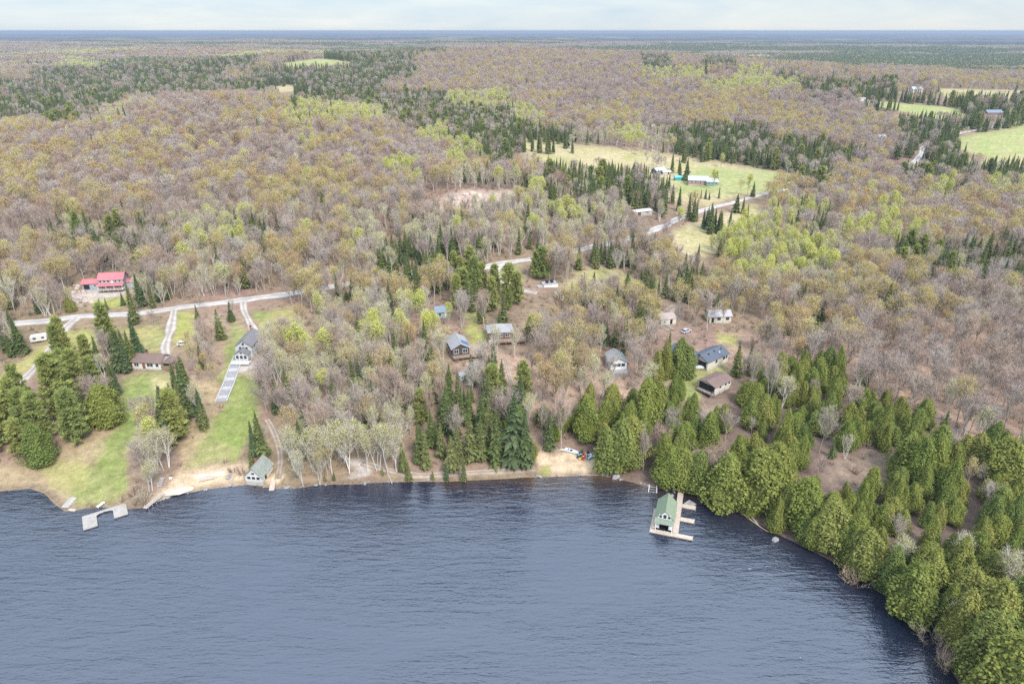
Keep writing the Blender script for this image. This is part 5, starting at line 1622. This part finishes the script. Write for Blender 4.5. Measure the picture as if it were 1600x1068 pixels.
# ------------------------------------------------------------------ trees: where they stand
random.seed(5); rng = np.random.default_rng(5)
BOXES += [(55, 486, 205, 506), (200, 474, 332, 494), (330, 458, 442, 478), (764, 402, 836, 420), (1012, 340, 1062, 370), (1095, 306, 1165, 332), (1385, 228, 1450, 275),
          (258, 485, 278, 550), (376, 478, 402, 520), (-60, 510, 118, 640), (540, 712, 585, 742), (1362, 158, 1500, 190), (1512, 200, 1600, 246), (1462, 139, 1600, 156), (445, 92, 545, 109), (418, 134, 458, 144), (440, 147, 502, 155), (850, 228, 1000, 262)]
HEROES = [
    ('bare_tree', 165, 562, 508), ('bare_tree', 172, 560, 515), ('birch_tree', 163, 590, 548), ('bare_tree', 318, 545, 492), ('bare_tree', 326, 552, 500), ('bare_tree', 312, 560, 515), ('bare_tree', 330, 575, 530), ('budding_tree', 322, 585, 545), ('bare_tree', 285, 580, 545), ('budding_tree', 335, 600, 560), ('birch_tree', 342, 530, 485), ('spruce_tree', 345, 530, 480), ('bare_tree', 365, 500, 462), ('spruce_tree', 362, 502, 470), ('bare_tree', 240, 512, 482), ('bare_tree', 300, 470, 440), ('budding_tree', 165, 505, 482), ('bare_tree', 45, 498, 470),
    ('budding_tree', 850, 575, 530), ('budding_tree', 845, 595, 545), ('bare_tree', 830, 590, 545), ('bare_tree', 955, 600, 550), ('birch_tree', 930, 610, 550), ('bare_tree', 1000, 600, 540), ('birch_tree', 1005, 620, 560), ('bare_tree', 985, 570, 510), ('bare_tree', 1010, 560, 500), ('birch_tree', 805, 560, 505), ('birch_tree', 776, 555, 500),  # kind, base u, base v, top v, variant or None
    ('cedar_tree', 1131, 789, 712), ('cedar_tree', 1180, 786, 700), ('cedar_tree', 1208, 760, 690), ('cedar_tree', 1043, 757, 694), ('cedar_tree', 1064, 760, 700), ('cedar_tree', 1090, 766, 703),
    ('cedar_tree', 968, 731, 655), ('cedar_tree', 985, 715, 650), ('cedar_tree', 1105, 696, 642), ('cedar_tree', 916, 686, 620), ('cedar_tree', 1008, 664, 588), ('cedar_tree', 1004, 682, 635),
    ('cedar_tree', 1060, 588, 526), ('cedar_tree', 1038, 587, 533), ('cedar_tree', 1025, 592, 545), ('cedar_tree', 1560, 752, 678), ('cedar_tree', 1430, 758, 680), ('cedar_tree', 1375, 700, 640),
    ('cedar_tree', 1460, 720, 660), ('cedar_tree', 1410, 740, 670),
    ('cedar_tree', 1225, 815, 752), ('cedar_tree', 1250, 820, 745), ('cedar_tree', 1290, 850, 780), ('cedar_tree', 1330, 870, 800), ('cedar_tree', 1345, 895, 825), ('cedar_tree', 1385, 925, 850), ('cedar_tree', 1420, 962, 875), ('cedar_tree', 1440, 930, 850),
    ('cedar_tree', 1490, 1010, 915), ('cedar_tree', 1500, 960, 880), ('cedar_tree', 1540, 1000, 900), ('cedar_tree', 1580, 985, 890), ('cedar_tree', 1530, 1050, 950), ('cedar_tree', 1590, 1060, 955), ('cedar_tree', 1560, 1100, 985),
    ('pine_tree', 100, 655, 545), ('pine_tree', 68, 690, 606), ('pine_tree', 128, 625, 540), ('pine_tree', 108, 612, 540), ('pine_tree', 36, 712, 648), ('pine_tree', 122, 690, 600), ('pine_tree', 150, 610, 552),
    ('cedar_tree', 66, 724, 655), ('cedar_tree', 168, 662, 597), ('spruce_tree', 168, 655, 600),
    ('spruce_tree', 187, 580, 517), ('spruce_tree', 200, 582, 530), ('spruce_tree', 208, 572, 513), ('spruce_tree', 222, 562, 524),
    ('spruce_tree', 268, 692, 600), ('pine_tree', 278, 690, 603), ('spruce_tree', 294, 652, 565), ('spruce_tree', 288, 660, 590), ('spruce_tree', 258, 672, 612), ('spruce_tree', 303, 640, 585),
    ('spruce_tree', 730, 485, 430), ('spruce_tree', 737, 487, 440), ('pine_tree', 768, 487, 430), ('pine_tree', 795, 484, 446), ('pine_tree', 752, 505, 470),
    ('spruce_tree', 765, 612, 553), ('spruce_tree', 784, 612, 560), ('spruce_tree', 775, 625, 575),
    ('spruce_tree', 1016, 492, 437), ('spruce_tree', 1007, 482, 450), ('spruce_tree', 988, 472, 440), ('spruce_tree', 962, 497, 443), ('spruce_tree', 970, 478, 445), ('spruce_tree', 911, 478, 425), ('spruce_tree', 893, 462, 440),
    ('spruce_tree', 1075, 472, 415), ('spruce_tree', 1082, 475, 422), ('spruce_tree', 1055, 420, 383), ('spruce_tree', 1070, 425, 392),
    ('spruce_tree', 212, 507, 438), ('spruce_tree', 248, 472, 432), ('spruce_tree', 158, 484, 464), ('spruce_tree', 168, 485, 463), ('spruce_tree', 193, 477, 455), ('cedar_tree', 228, 428, 402), ('cedar_tree', 110, 487, 462), ('spruce_tree', 309, 499, 474),
    ('spruce_tree', 639, 750, 721), ('spruce_tree', 698, 750, 720), ('spruce_tree', 725, 752, 714), ('spruce_tree', 676, 748, 735), ('spruce_tree', 706, 735, 680), ('spruce_tree', 630, 735, 690), ('spruce_tree', 655, 725, 660), ('spruce_tree', 665, 730, 668),
    ('spruce_tree', 735, 720, 645), ('spruce_tree', 752, 720, 650), ('spruce_tree', 775, 725, 640), ('spruce_tree', 820, 728, 640), ('spruce_tree', 803, 720, 615), ('spruce_tree', 690, 715, 660),
    ('spruce_tree', 410, 715, 640), ('spruce_tree', 400, 720, 655), ('spruce_tree', 433, 640, 588), ('spruce_tree', 395, 735, 700), ('shrub', 363, 738, 725), ('shrub', 380, 742, 722),
    ('birch_tree', 500, 756, 702), ('birch_tree', 475, 758, 700), ('birch_tree', 520, 742, 660), ('birch_tree', 547, 739, 664), ('birch_tree', 575, 741, 660), ('birch_tree', 591, 736, 662), ('birch_tree', 605, 738, 656),
    ('birch_tree', 460, 735, 655), ('birch_tree', 490, 735, 660), ('budding_tree', 512, 744, 685), ('birch_tree', 620, 735, 658), ('birch_tree', 540, 720, 650), ('birch_tree', 560, 712, 645),
    ('birch_tree', 232, 768, 722), ('birch_tree', 238, 766, 716), ('birch_tree', 255, 735, 664), ('birch_tree', 245, 738, 675), ('bare_tree', 225, 740, 680), ('birch_tree', 262, 730, 660),
    ('birch_tree', 803, 722, 672), ('bare_tree', 1005, 735, 672), ('bare_tree', 1043, 692, 632), ('bare_tree', 1030, 715, 660),
    ('bare_tree', 866, 440, 376), ('bare_tree', 884, 446, 378), ('bare_tree', 963, 436, 384), ('budding_tree', 835, 540, 494), ('bare_tree', 1060, 522, 466), ('bare_tree', 1105, 515, 448), ('budding_tree', 1128, 512, 462),
    ('poplar_tree', 1126, 262, 238), ('poplar_tree', 1115, 295, 262), ('poplar_tree', 1168, 305, 270), ('poplar_tree', 1462, 378, 346), ('poplar_tree', 1478, 322, 278), ('poplar_tree', 1505, 320, 282),
    ('poplar_tree', 565, 400, 352), ('poplar_tree', 1278, 420, 402), ('poplar_tree', 700, 512, 470), ('budding_tree', 695, 545, 505),
    ('spruce_tree', 1072, 282, 246), ('spruce_tree', 1062, 276, 252), ('pine_tree', 1118, 286, 266), ('spruce_tree', 1085, 308, 296), ('spruce_tree', 1095, 310, 295), ('spruce_tree', 1102, 311, 294), ('spruce_tree', 1108, 312, 298), ('spruce_tree', 1123, 310, 290),
    ('spruce_tree', 1075, 345, 300), ('spruce_tree', 1083, 346, 308), ('spruce_tree', 1060, 330, 290), ('spruce_tree', 1050, 318, 286), ('spruce_tree', 1150, 332, 302), ('spruce_tree', 1160, 334, 306), ('spruce_tree', 1176, 308, 282),
    ('dead_tree', 1502, 700, 650), ('dead_tree', 1475, 985, 925), ('birch_tree', 1567, 932, 845), ('birch_tree', 1222, 815, 780), ('dead_tree', 1215, 690, 660), ('dead_tree', 1325, 640, 600), ('birch_tree', 1405, 900, 835), ('bare_tree', 1400, 850, 800),
    ('dead_tree', 1525, 1060, 980), ('birch_tree', 1560, 960, 905), ('bare_tree', 1530, 800, 745),
    ('shrub', 190, 785, 765), ('shrub', 145, 795, 782), ('shrub', 222, 785, 765), ('shrub', 212, 788, 768), ('shrub', 205, 775, 752), ('shrub', 228, 775, 758), ('shrub', 1325, 905, 880), ('shrub', 1335, 912, 885), ('shrub', 1452, 1005, 970), ('shrub', 1480, 1050, 1010), ('shrub', 1470, 1040, 1005),
    ('spruce_tree', 508, 752, 738), ('spruce_tree', 522, 750, 735), ('spruce_tree', 598, 742, 728), ('spruce_tree', 560, 525, 490),
    ('spruce_tree', 552, 470, 425), ('spruce_tree', 565, 472, 420), ('pine_tree', 690, 440, 395), ('pine_tree', 710, 440, 390), ('pine_tree', 735, 438, 382), ('pine_tree', 675, 442, 402), ('pine_tree', 720, 445, 398), ('pine_tree', 838, 434, 388), ('pine_tree', 846, 436, 382), ('pine_tree', 856, 426, 388),
]
T = dict(k=[], x=[], y=[], z=[], s=[], r=[], v=[])


def put(kind, x, y, z, s, r=None, v=None):
    T['k'].append(kind); T['x'].append(x); T['y'].append(y); T['z'].append(z); T['s'].append(s)
    T['r'].append(random.uniform(0, 6.283) if r is None else r); T['v'].append(random.randrange(NV[kind]) if v is None else v)


HP = []
for kind, u, vb, vt in HEROES:
    p = P(u, vb); _, _, dep = project(p.x, p.y, p.z)
    dist = math.hypot(p.x, p.y); c = dist / math.hypot(dist, CAMZ - p.z)
    H = (vb - vt) * float(dep) / FPX / c * .98
    if shore_d(np.array([p.x]), np.array([p.y]))[0] < .3 and kind != 'shrub':
        pass
    k = random.randrange(NV[kind])
    put(kind, p.x, p.y, max(p.z, 0), H / PROTO[kind][k][2], None, k)
    HP.append((p.x, p.y))
NHERO = len(HP)


def scatter(cell, x0, x1, y0, y1, rmin, rmax, wide=1.02):
    nx, ny = int((x1 - x0) / cell), int((y1 - y0) / cell)
    jx, jy = np.meshgrid(np.arange(nx), np.arange(ny))
    x = x0 + (jx + .5 + rng.uniform(-.48, .48, jx.shape)) * cell
    y = y0 + (jy + .5 + rng.uniform(-.48, .48, jx.shape)) * cell
    x, y = x.ravel(), y.ravel()
    r = np.hypot(x, y)
    ok = (r >= rmin) & (r < rmax) & (np.abs(x) < wide * y * .86 + 55)
    return x[ok], y[ok]


def keep_out(x, y, z, d, roads=True, H=11.0):
    u, v, dep = project(x, y, z)
    bad = np.zeros(x.shape, bool)
    for poly in CLEAR:
        bad |= in_poly(u, v, poly)
    for poly in MEADOW:
        bad |= in_poly(u, v, poly) & ((vnoise(x / 9, y / 9, 141) < .62) | (H < 5))
    for line, hw in ROADS:
        far = np.hypot(x - line[:, 0].mean(), y - line[:, 1].mean()) > 700
        bad |= seg_dist(x, y, line[::3]) < hw + 2.2
    for fx, fy, fr in FOOT:
        bad |= (x - fx) ** 2 + (y - fy) ** 2 < fr * fr
    for hx, hy in HP:
        bad |= (x - hx) ** 2 + (y - hy) ** 2 < 6.0
    ut, vt, _ = project(x, y, z + H)
    w = 2.6 * FPX / dep
    for (a, b, c, e) in BOXES:
        bad |= (u + w > a) & (u - w < c) & (vt < b + .62 * (e - b)) & (v > (b + e) / 2)
    return bad


def sow(cell, x0, x1, y0, y1, rmin, rmax, big=1.0, only=None):
    x, y = scatter(cell, x0, x1, y0, y1, rmin, rmax)
    d = shore_d(x, y)
    ok = d > 1.0
    x, y, d = x[ok], y[ok], d[ok]
    z = terrain(x, y, d)
    zc = zone(x, y, z)
    ok = ~keep_out(x, y, z, d)
    dens = np.array([DENS[chr(q)] for q in zc])
    clump = .5 + .5 * vnoise(x / 18, y / 18, 111)
    ok &= rng.random(x.shape) < dens * (.72 + .28 * np.sqrt(clump))
    ok &= (d > 3) | (zc == ord('e'))
    stand = fbm(x / 42, y / 42, 151, 2); stand2 = fbm(x / 26, y / 26, 152, 2)
    if only: ok &= np.isin(zc, [ord(q) for q in only])
    for i in np.nonzero(ok)[0]:
        zz = chr(zc[i]); mx = MIX[zz]
        wt = dict(mx)
        if zz in 'bgwms':                    # trees of a kind stand together
            nb = stand[i]
            if 'budding_tree' in wt: wt['budding_tree'] *= 2.6 if nb > .12 else (.25 if nb < -.1 else 1)
            if 'spruce_tree' in wt: wt['spruce_tree'] *= 2.4 if stand2[i] > .3 else .5
        kind = random.choices(list(wt), list(wt.values()))[0]
        s = random.uniform(.78, 1.15) * big
        if random.random() < .12: s *= .65
        if zz == 'o': s *= random.uniform(.4, .85)
        put(kind, float(x[i]), float(y[i]), float(z[i]), s)


# cedars leaning over the water all along the right shore
for i in range(len(SHORE_PX) - 1):
    if SHORE_PX[i][0] < 1125: continue
    a_, b_ = on_level(*SHORE_PX[i]), on_level(*SHORE_PX[i + 1])
    L_ = float(np.linalg.norm(b_ - a_)); nn = max(1, int(L_ / 3.6))
    if SHORE_PX[i][0] in (1130, 1165, 1205): nn = max(1, nn // 2)
    for k_ in range(nn):
        q_ = a_ + (b_ - a_) * (k_ + random.random() * .8) / nn
        tx, ty = (b_ - a_)[:2] / L_
        off = random.uniform(1.2, 2.6)
        x_, y_ = float(q_[0] - ty * off * -1), float(q_[1] + tx * off * -1)
        if shore_d(np.array([x_]), np.array([y_]))[0] < 0: x_, y_ = float(q_[0] - ty * off), float(q_[1] + tx * off)
        put('cedar_tree', x_, y_, G(x_, y_), random.uniform(.7, 1.05)); HP.append((x_, y_))
NHERO = len(HP)
sow(4.9, -420, 420, 70, 430, 60, 400)
sow(6.0, -820, 820, 70, 1000, 400, 950, 1.05)
sow(8.6, -1750, 1750, 300, 2200, 950, 2100, 1.25)
sow(8.5, -420, 420, 70, 430, 60, 400, .85, 'cm')
sow(7.0, -820, 820, 70, 1000, 400, 950, 1.1, 'c')
sow(8.6, -1750, 1750, 300, 2200, 950, 2100, 1.2, 'c')
K = np.array(T['k']); TX = np.array(T['x']); TY = np.array(T['y']); TZ = np.array(T['z']); TS = np.array(T['s']); TR = np.array(T['r']); TV = np.array(T['v'])
TU, TVV, TD = project(TX, TY, TZ + 5)
IN = (TU > 4) & (TU < 1596) & (TVV < 1064)
dist = np.sqrt(TX ** 2 + TY ** 2 + (TZ - CAMZ) ** 2)
solo = np.zeros(len(K), bool)
for kind in KINDS:
    idx = np.nonzero((K == kind) & IN)[0]
    hero = idx[idx < NHERO]
    rest = idx[idx >= NHERO]
    rest = rest[np.argsort(dist[rest] / TS[rest])]
    pick = np.concatenate([hero, rest])[:300].astype(int)
    solo[pick] = True

# ---- labels: what it is, and what it stands by
LOOK = {
    'cedar_tree': ['dense olive green cedar', 'egg shaped yellow green cedar', 'bushy bright green cedar'],
    'spruce_tree': ['narrow dark green spruce', 'pointed deep green spruce'],
    'pine_tree': ['broad plumed green pine'],
    'bare_tree': ['leafless grey brown tree', 'bare mauve twigged tree'],
    'birch_tree': ['white stemmed leafless birch', 'pale barked birch with thin twigs'],
    'budding_tree': ['golden budding maple', 'tree hazed with amber buds'],
    'poplar_tree': ['lime green leafing poplar', 'pale yellow green poplar'],
    'dead_tree': ['bleached dead snag'],
    'shrub': ['low reddish brown twiggy shrub'],
}
CAT = {'shrub': 'shrub'}
for u, v, ph in ((1010, 760, 'the cove by the wharf'), (1190, 800, 'the low cedar shore'), (1330, 730, 'the brown cedar clearing'), (1300, 860, 'the curving cedar shore'), (1420, 940, 'the overhanging cedar point'),
                 (1540, 1020, 'the nearest cedar corner'), (1540, 850, 'the inland cedar wood'), (1440, 650, 'the bare leafy slope'), (1550, 560, 'the upper leafy slope'), (1280, 560, 'the leafy slope edge'),
                 (1230, 650, 'the cedars above the bay'), (540, 735, 'the shore gravel patch'), (680, 744, 'the narrow shore path'), (520, 620, 'the pale hillside grove'), (600, 560, 'the grey hillside grove'), (640, 660, 'the shore spruces'),
                 (100, 650, 'the mown point'), (250, 760, 'the gangway beach'), (430, 700, 'the shore footpath'), (930, 440, 'the grassy knoll'), (790, 430, 'the grassy road island'), (860, 620, 'the brush above the beach'),
                 (1100, 380, 'the tan roadside meadow'), (760, 320, 'the sandy pit'), (1230, 430, 'the lime green poplar wood'), (1450, 420, 'the dark spruce wood'), (1000, 240, 'the straw meadow'), (480, 400, 'the golden hillside'),
                 (300, 330, 'the high mauve hillside'), (60, 420, 'the grey western wood'), (220, 500, 'the drive fork'), (590, 470, 'the roadside evergreens'), (330, 480, 'the roadside verge'), (1290, 260, 'the far evergreen belt'), (1400, 500, 'the mixed upper wood')):
    p = P(u, v); LAND.append((p.x, p.y, ph))
LX = np.array([l[0] for l in LAND]); LY = np.array([l[1] for l in LAND])


def relation(x, y, j):
    dx, dy = x - LX[j], y - LY[j]
    r = math.hypot(x, y)
    if math.hypot(dx, dy) < 7: return 'close beside'
    if abs(dx) > abs(dy) * 1.1: return 'to the right of' if dx > 0 else 'to the left of'
    return 'behind' if dy > 0 else 'in front of'


used, trees = {}, []
for i in np.nonzero(solo)[0]:
    kind = K[i]
    j = int(np.argmin((LX - TX[i]) ** 2 + (LY - TY[i]) ** 2))
    trees.append((int(i), kind, j, relation(TX[i], TY[i], j), LOOK[kind][int(TV[i]) % len(LOOK[kind])]))
near, tall = {}, {}
for (i, kind, j, rel, look) in trees:
    q = (TX[i] - LX[j]) ** 2 + (TY[i] - LY[j]) ** 2
    near.setdefault((kind, j), []).append((q, i))
    h = TS[i] * PROTO[kind][TV[i]][2]
    tall.setdefault((kind, rel, j), []).append((h, i))
special = {}
for (kind, j), lst in near.items():
    lst.sort(); special[lst[0][1]] = ('nearest', j)
for (kind, rel, j), lst in tall.items():
    lst.sort(reverse=True)
    if len(lst) > 1 and lst[0][1] not in special: special[lst[0][1]] = ('tallest', j)
    if len(lst) > 2 and lst[-1][1] not in special: special[lst[-1][1]] = ('shortest', j)
    lone = lst[0][1]
    if len(lst) == 1 and lone not in special: special[lone] = ('only', j)
PLAIN = {k: k.replace('_tree', '') for k in KINDS}; PLAIN['bare_tree'] = 'leafless tree'; PLAIN['budding_tree'] = 'budding maple'; PLAIN['dead_tree'] = 'dead snag'; PLAIN['birch_tree'] = 'birch'; PLAIN['poplar_tree'] = 'poplar'
for (i, kind, j, rel, look) in trees:
    ph = LAND[j][2]
    grp = None
    if i in special:
        w = special[i][0]
        if w == 'nearest': lab = f'{look} nearest to {ph}'
        elif w == 'only': lab = f'lone {look} {rel} {ph}'
        else: lab = f'{w} {PLAIN[kind]} among those {rel} {ph}'
    else:
        lab = f'{look} {rel} {ph}'; grp = f'{PLAIN[kind]} trees {rel} {ph} ({look})'
    if len(lab.split()) > 16: lab = lab.replace(look, PLAIN[kind])
    t_me, c_me, h, _ = PROTO[kind][TV[i]]
    s = float(TS[i])
    e = thing(kind, lab, CAT.get(kind, 'tree'), (TX[i], TY[i], TZ[i]), float(TR[i]), grp)
    w_ = random.uniform(.84, 1.2); e.scale = (s * w_ * random.uniform(.94, 1.06), s * w_ * random.uniform(.94, 1.06), s)
    for part, me in (('trunk', t_me), ('crown', c_me)):
        o = bpy.data.objects.new(part, me); C.objects.link(o); o.parent = e


# ---- the rest of the woods: one object of each kind, instanced on points
def mass(name, pts, scl, rot, var, protos, label=None):
    me = bpy.data.meshes.new(name)
    me.vertices.add(len(pts)); me.vertices.foreach_set('co', np.asarray(pts, np.float32).ravel())
    for nm, ty, dat in (('size', 'FLOAT', np.asarray(scl, np.float32)), ('turn', 'FLOAT', np.asarray(rot, np.float32)), ('variant', 'INT', np.asarray(var, np.int32))):
        a = me.attributes.new(nm, ty, 'POINT'); a.data.foreach_set('value', dat)
    o = bpy.data.objects.new(name, me); C.objects.link(o)
    tag(o, kind='stuff', label=label)
    g = bpy.data.node_groups.new(name, 'GeometryNodeTree')
    g.interface.new_socket('Geometry', in_out='INPUT', socket_type='NodeSocketGeometry')
    g.interface.new_socket('Geometry', in_out='OUTPUT', socket_type='NodeSocketGeometry')
    n, l = g.nodes, g.links
    gi, go = n.new('NodeGroupInput'), n.new('NodeGroupOutput')
    jn = n.new('GeometryNodeJoinGeometry')

    def attr(nm, ty):
        a = n.new('GeometryNodeInputNamedAttribute'); a.data_type = ty; a.inputs['Name'].default_value = nm
        return a.outputs['Attribute']
    sz, tu, va = attr('size', 'FLOAT'), attr('turn', 'FLOAT'), attr('variant', 'INT')
    cx = n.new('ShaderNodeCombineXYZ'); l.new(tu, cx.inputs['Z'])
    for k, po in enumerate(protos):
        oi = n.new('GeometryNodeObjectInfo'); oi.inputs['Object'].default_value = po; oi.inputs['As Instance'].default_value = False
        cm = n.new('FunctionNodeCompare'); cm.data_type = 'INT'; cm.operation = 'EQUAL'
        l.new(va, cm.inputs[2]); cm.inputs[3].default_value = k
        ip = n.new('GeometryNodeInstanceOnPoints')
        l.new(gi.outputs[0], ip.inputs['Points']); l.new(cm.outputs[0], ip.inputs['Selection'])
        l.new(oi.outputs['Geometry'], ip.inputs['Instance'])
        l.new(cx.outputs[0], ip.inputs['Rotation']); l.new(sz, ip.inputs['Scale'])
        l.new(ip.outputs[0], jn.inputs[0])
    l.new(jn.outputs[0], go.inputs[0])
    md = o.modifiers.new('woods', 'NODES'); md.node_group = g
    return o


PLUR = {'bare_tree': 'leafless_woods', 'birch_tree': 'birch_woods', 'budding_tree': 'budding_woods', 'poplar_tree': 'poplar_woods', 'spruce_tree': 'spruce_woods', 'pine_tree': 'pine_woods', 'cedar_tree': 'cedar_woods', 'shrub': 'shrub_thicket', 'dead_tree': 'dead_woods'}
COUNTS = {}
for kind in KINDS:
    idx = np.nonzero((K == kind) & ~solo)[0]
    COUNTS[kind] = (int((solo & (K == kind)).sum()), len(idx))
    if not len(idx): continue
    nearm = dist[idx] < 430
    nh = len(PROTO[kind])
    protos = [p[3] for p in PROTO[kind]] + FARP[kind]
    var = np.where(nearm, TV[idx], nh + (TV[idx] * 7 + idx) % len(FARP[kind]))
    mass(PLUR[kind], np.stack([TX[idx], TY[idx], TZ[idx]], 1), TS[idx], TR[idx], var, protos)
print('TREES', COUNTS)

# ---- low brush and saplings under the near trees
x, y = scatter(3.6, -380, 380, 80, 470, 60, 440)
d = shore_d(x, y); ok = d > 1.5; x, y, d = x[ok], y[ok], d[ok]; z = terrain(x, y, d)
u_, v_, _ = project(x, y, z)
zc = zone(x, y, z)
ok = ~keep_out(x, y, z, d, H=1.5)
pr_ = np.where(zc == ord('e'), .35, np.where(zc == ord('s'), .48, .7))
ok &= rng.random(x.shape) < pr_ * (.45 + .55 * (.5 + .5 * vnoise(x / 12, y / 12, 121)))
x, y, z = x[ok], y[ok], z[ok]
mass('undergrowth', np.stack([x, y, z], 1), rng.uniform(.5, 1.35, len(x)), rng.uniform(0, 6.28, len(x)), rng.integers(0, NV['shrub'], len(x)), [p[3] for p in PROTO['shrub']])

# ---- woods two to six kilometres off, in patches
x, y = scatter(40, -5200, 5200, 900, 6300, 2060, 6100)
z = terrain(x, y)
u_, v_, _ = project(x, y, z)
bad = np.zeros(x.shape, bool)
for poly in CLEAR + MEADOW: bad |= in_poly(u_, v_, poly)
ut_, vt_, dp_ = project(x, y, z + 14); w_ = 22 * FPX / dp_
for (a, b, c, e) in BOXES: bad |= (u_ + w_ > a) & (u_ - w_ < c) & (vt_ < b + .62 * (e - b)) & (v_ > (b + e) / 2)
zc = np.array([chr(q) for q in zone(x, y, z)])
rel = fbm(x / 1700, y / 800, 11)          # evergreens keep to the valleys, hardwoods to the ridges
nz = fbm(x / 260, y / 500, 131, 3)
lowland = np.clip((x - 200) / 1500, 0, 1) * .25
con = 1.25 * fbm(x / 1500, y / 300, 133, 3) + .45 * nz - .3 * rel + lowland
zc = np.where(con > .30, 'c', np.where(con > .24, 'm', np.where(nz < -.46, 'l', np.where(zc == 'c', np.where(con > .05, 'c', 'b'), zc))))
PK = list(PATCH); allp = [q for k in PK for q in PATCH[k]]
var = np.array([PK.index(q if q in PK else 'b') * 3 for q in zc]) + rng.integers(0, 3, len(x))
ok = ~bad
mass('distant_woods', np.stack([x, y, z], 1)[ok], rng.uniform(.95, 1.25, ok.sum()), rng.uniform(0, 6.28, ok.sum()), var[ok], allp)

# ------------------------------------------------------------------ light, sky, air
ZEN = 3.05
SUN_EL, SUN_AZ = 46.0, 152.0           # degrees; azimuth clockwise from +Y
sd = bpy.data.lights.new('sun', 'SUN'); sd.energy = SUN_E; sd.angle = R(SUN_ANG); sd.color = (1.0, .955, .90)
so = bpy.data.objects.new('sun', sd); C.objects.link(so)
az, el = R(SUN_AZ), R(SUN_EL)
dirv = Vector((math.sin(az) * math.cos(el), math.cos(az) * math.cos(el), math.sin(el)))
so.rotation_euler = dirv.to_track_quat('Z', 'Y').to_euler()
so.location = (0, 0, 400)

W = bpy.data.worlds.new('World'); S.world = W; W.use_nodes = True
n, l = W.node_tree.nodes, W.node_tree.links; n.clear()
out = n.new('ShaderNodeOutputWorld'); bg = n.new('ShaderNodeBackground')
sky = n.new('ShaderNodeTexSky'); sky.sky_type = 'NISHITA'; sky.sun_disc = False
sky.sun_elevation = el; sky.sun_rotation = az; sky.altitude = 300; sky.air_density = 1.0; sky.dust_density = .4; sky.ozone_density = 1.4
tc = n.new('ShaderNodeTexCoord')
mp = n.new('ShaderNodeMapping'); mp.inputs['Scale'].default_value = (1.6, 1.6, 9.0); mp.inputs['Rotation'].default_value = (R(4), 0, 0)
l.new(tc.outputs['Generated'], mp.inputs['Vector'])
no = n.new('ShaderNodeTexNoise'); no.inputs['Scale'].default_value = 2.2; no.inputs['Detail'].default_value = 7; no.inputs['Roughness'].default_value = .6; no.inputs['Distortion'].default_value = .4
l.new(mp.outputs[0], no.inputs['Vector'])
cr = n.new('ShaderNodeMapRange'); cr.inputs['From Min'].default_value = .36; cr.inputs['From Max'].default_value = .64
l.new(no.outputs['Fac'], cr.inputs['Value'])
vl = n.new('ShaderNodeMix'); vl.data_type = 'RGBA'; vl.inputs['A'].default_value = CLOUD[0]; vl.inputs['B'].default_value = CLOUD[1]
l.new(cr.outputs[0], vl.inputs['Factor'])
mx = n.new('ShaderNodeMix'); mx.data_type = 'RGBA'; mx.inputs['Factor'].default_value = .78
l.new(sky.outputs[0], mx.inputs['A']); l.new(vl.outputs['Result'], mx.inputs['B'])
# thin cloud glows brighter overhead than down at the horizon
sx = n.new('ShaderNodeSeparateXYZ'); l.new(tc.outputs['Generated'], sx.inputs[0])
gr_ = n.new('ShaderNodeMapRange'); gr_.interpolation_type = 'SMOOTHSTEP'
gr_.inputs['From Min'].default_value = .12; gr_.inputs['From Max'].default_value = .85; gr_.inputs['To Min'].default_value = SKY_E; gr_.inputs['To Max'].default_value = SKY_E * ZEN
l.new(sx.outputs['Z'], gr_.inputs['Value']); l.new(gr_.outputs[0], bg.inputs['Strength'])
l.new(mx.outputs['Result'], bg.inputs['Color'])
l.new(bg.outputs[0], out.inputs['Surface'])

if HAZE > 0:
    hm = bpy.data.materials.new('haze'); hm.use_nodes = True
    n, l = hm.node_tree.nodes, hm.node_tree.links; n.clear()
    o_ = n.new('ShaderNodeOutputMaterial'); pv = n.new('ShaderNodeVolumePrincipled')
    pv.inputs['Color'].default_value = (.45, .53, .65, 1); pv.inputs['Density'].default_value = HAZE; pv.inputs['Anisotropy'].default_value = .2
    l.new(pv.outputs[0], o_.inputs['Volume'])
    hb_ = MB(); hb_.box((0, 10000, 56.5), (60000, 34000, 123)); hz = obj('haze', hb_, hm); tag(hz, kind='stuff')

S.view_settings.view_transform = 'Standard'; S.view_settings.look = 'None'; S.view_settings.gamma = 1; S.view_settings.exposure = EXPO
S.render.engine = 'CYCLES'
cy = S.cycles
cy.max_bounces = 4; cy.diffuse_bounces = 2; cy.glossy_bounces = 2; cy.transmission_bounces = 2; cy.volume_bounces = 0; cy.transparent_max_bounces = 4
cy.caustics_reflective = False; cy.caustics_refractive = False
cy.use_denoising = DENOISE
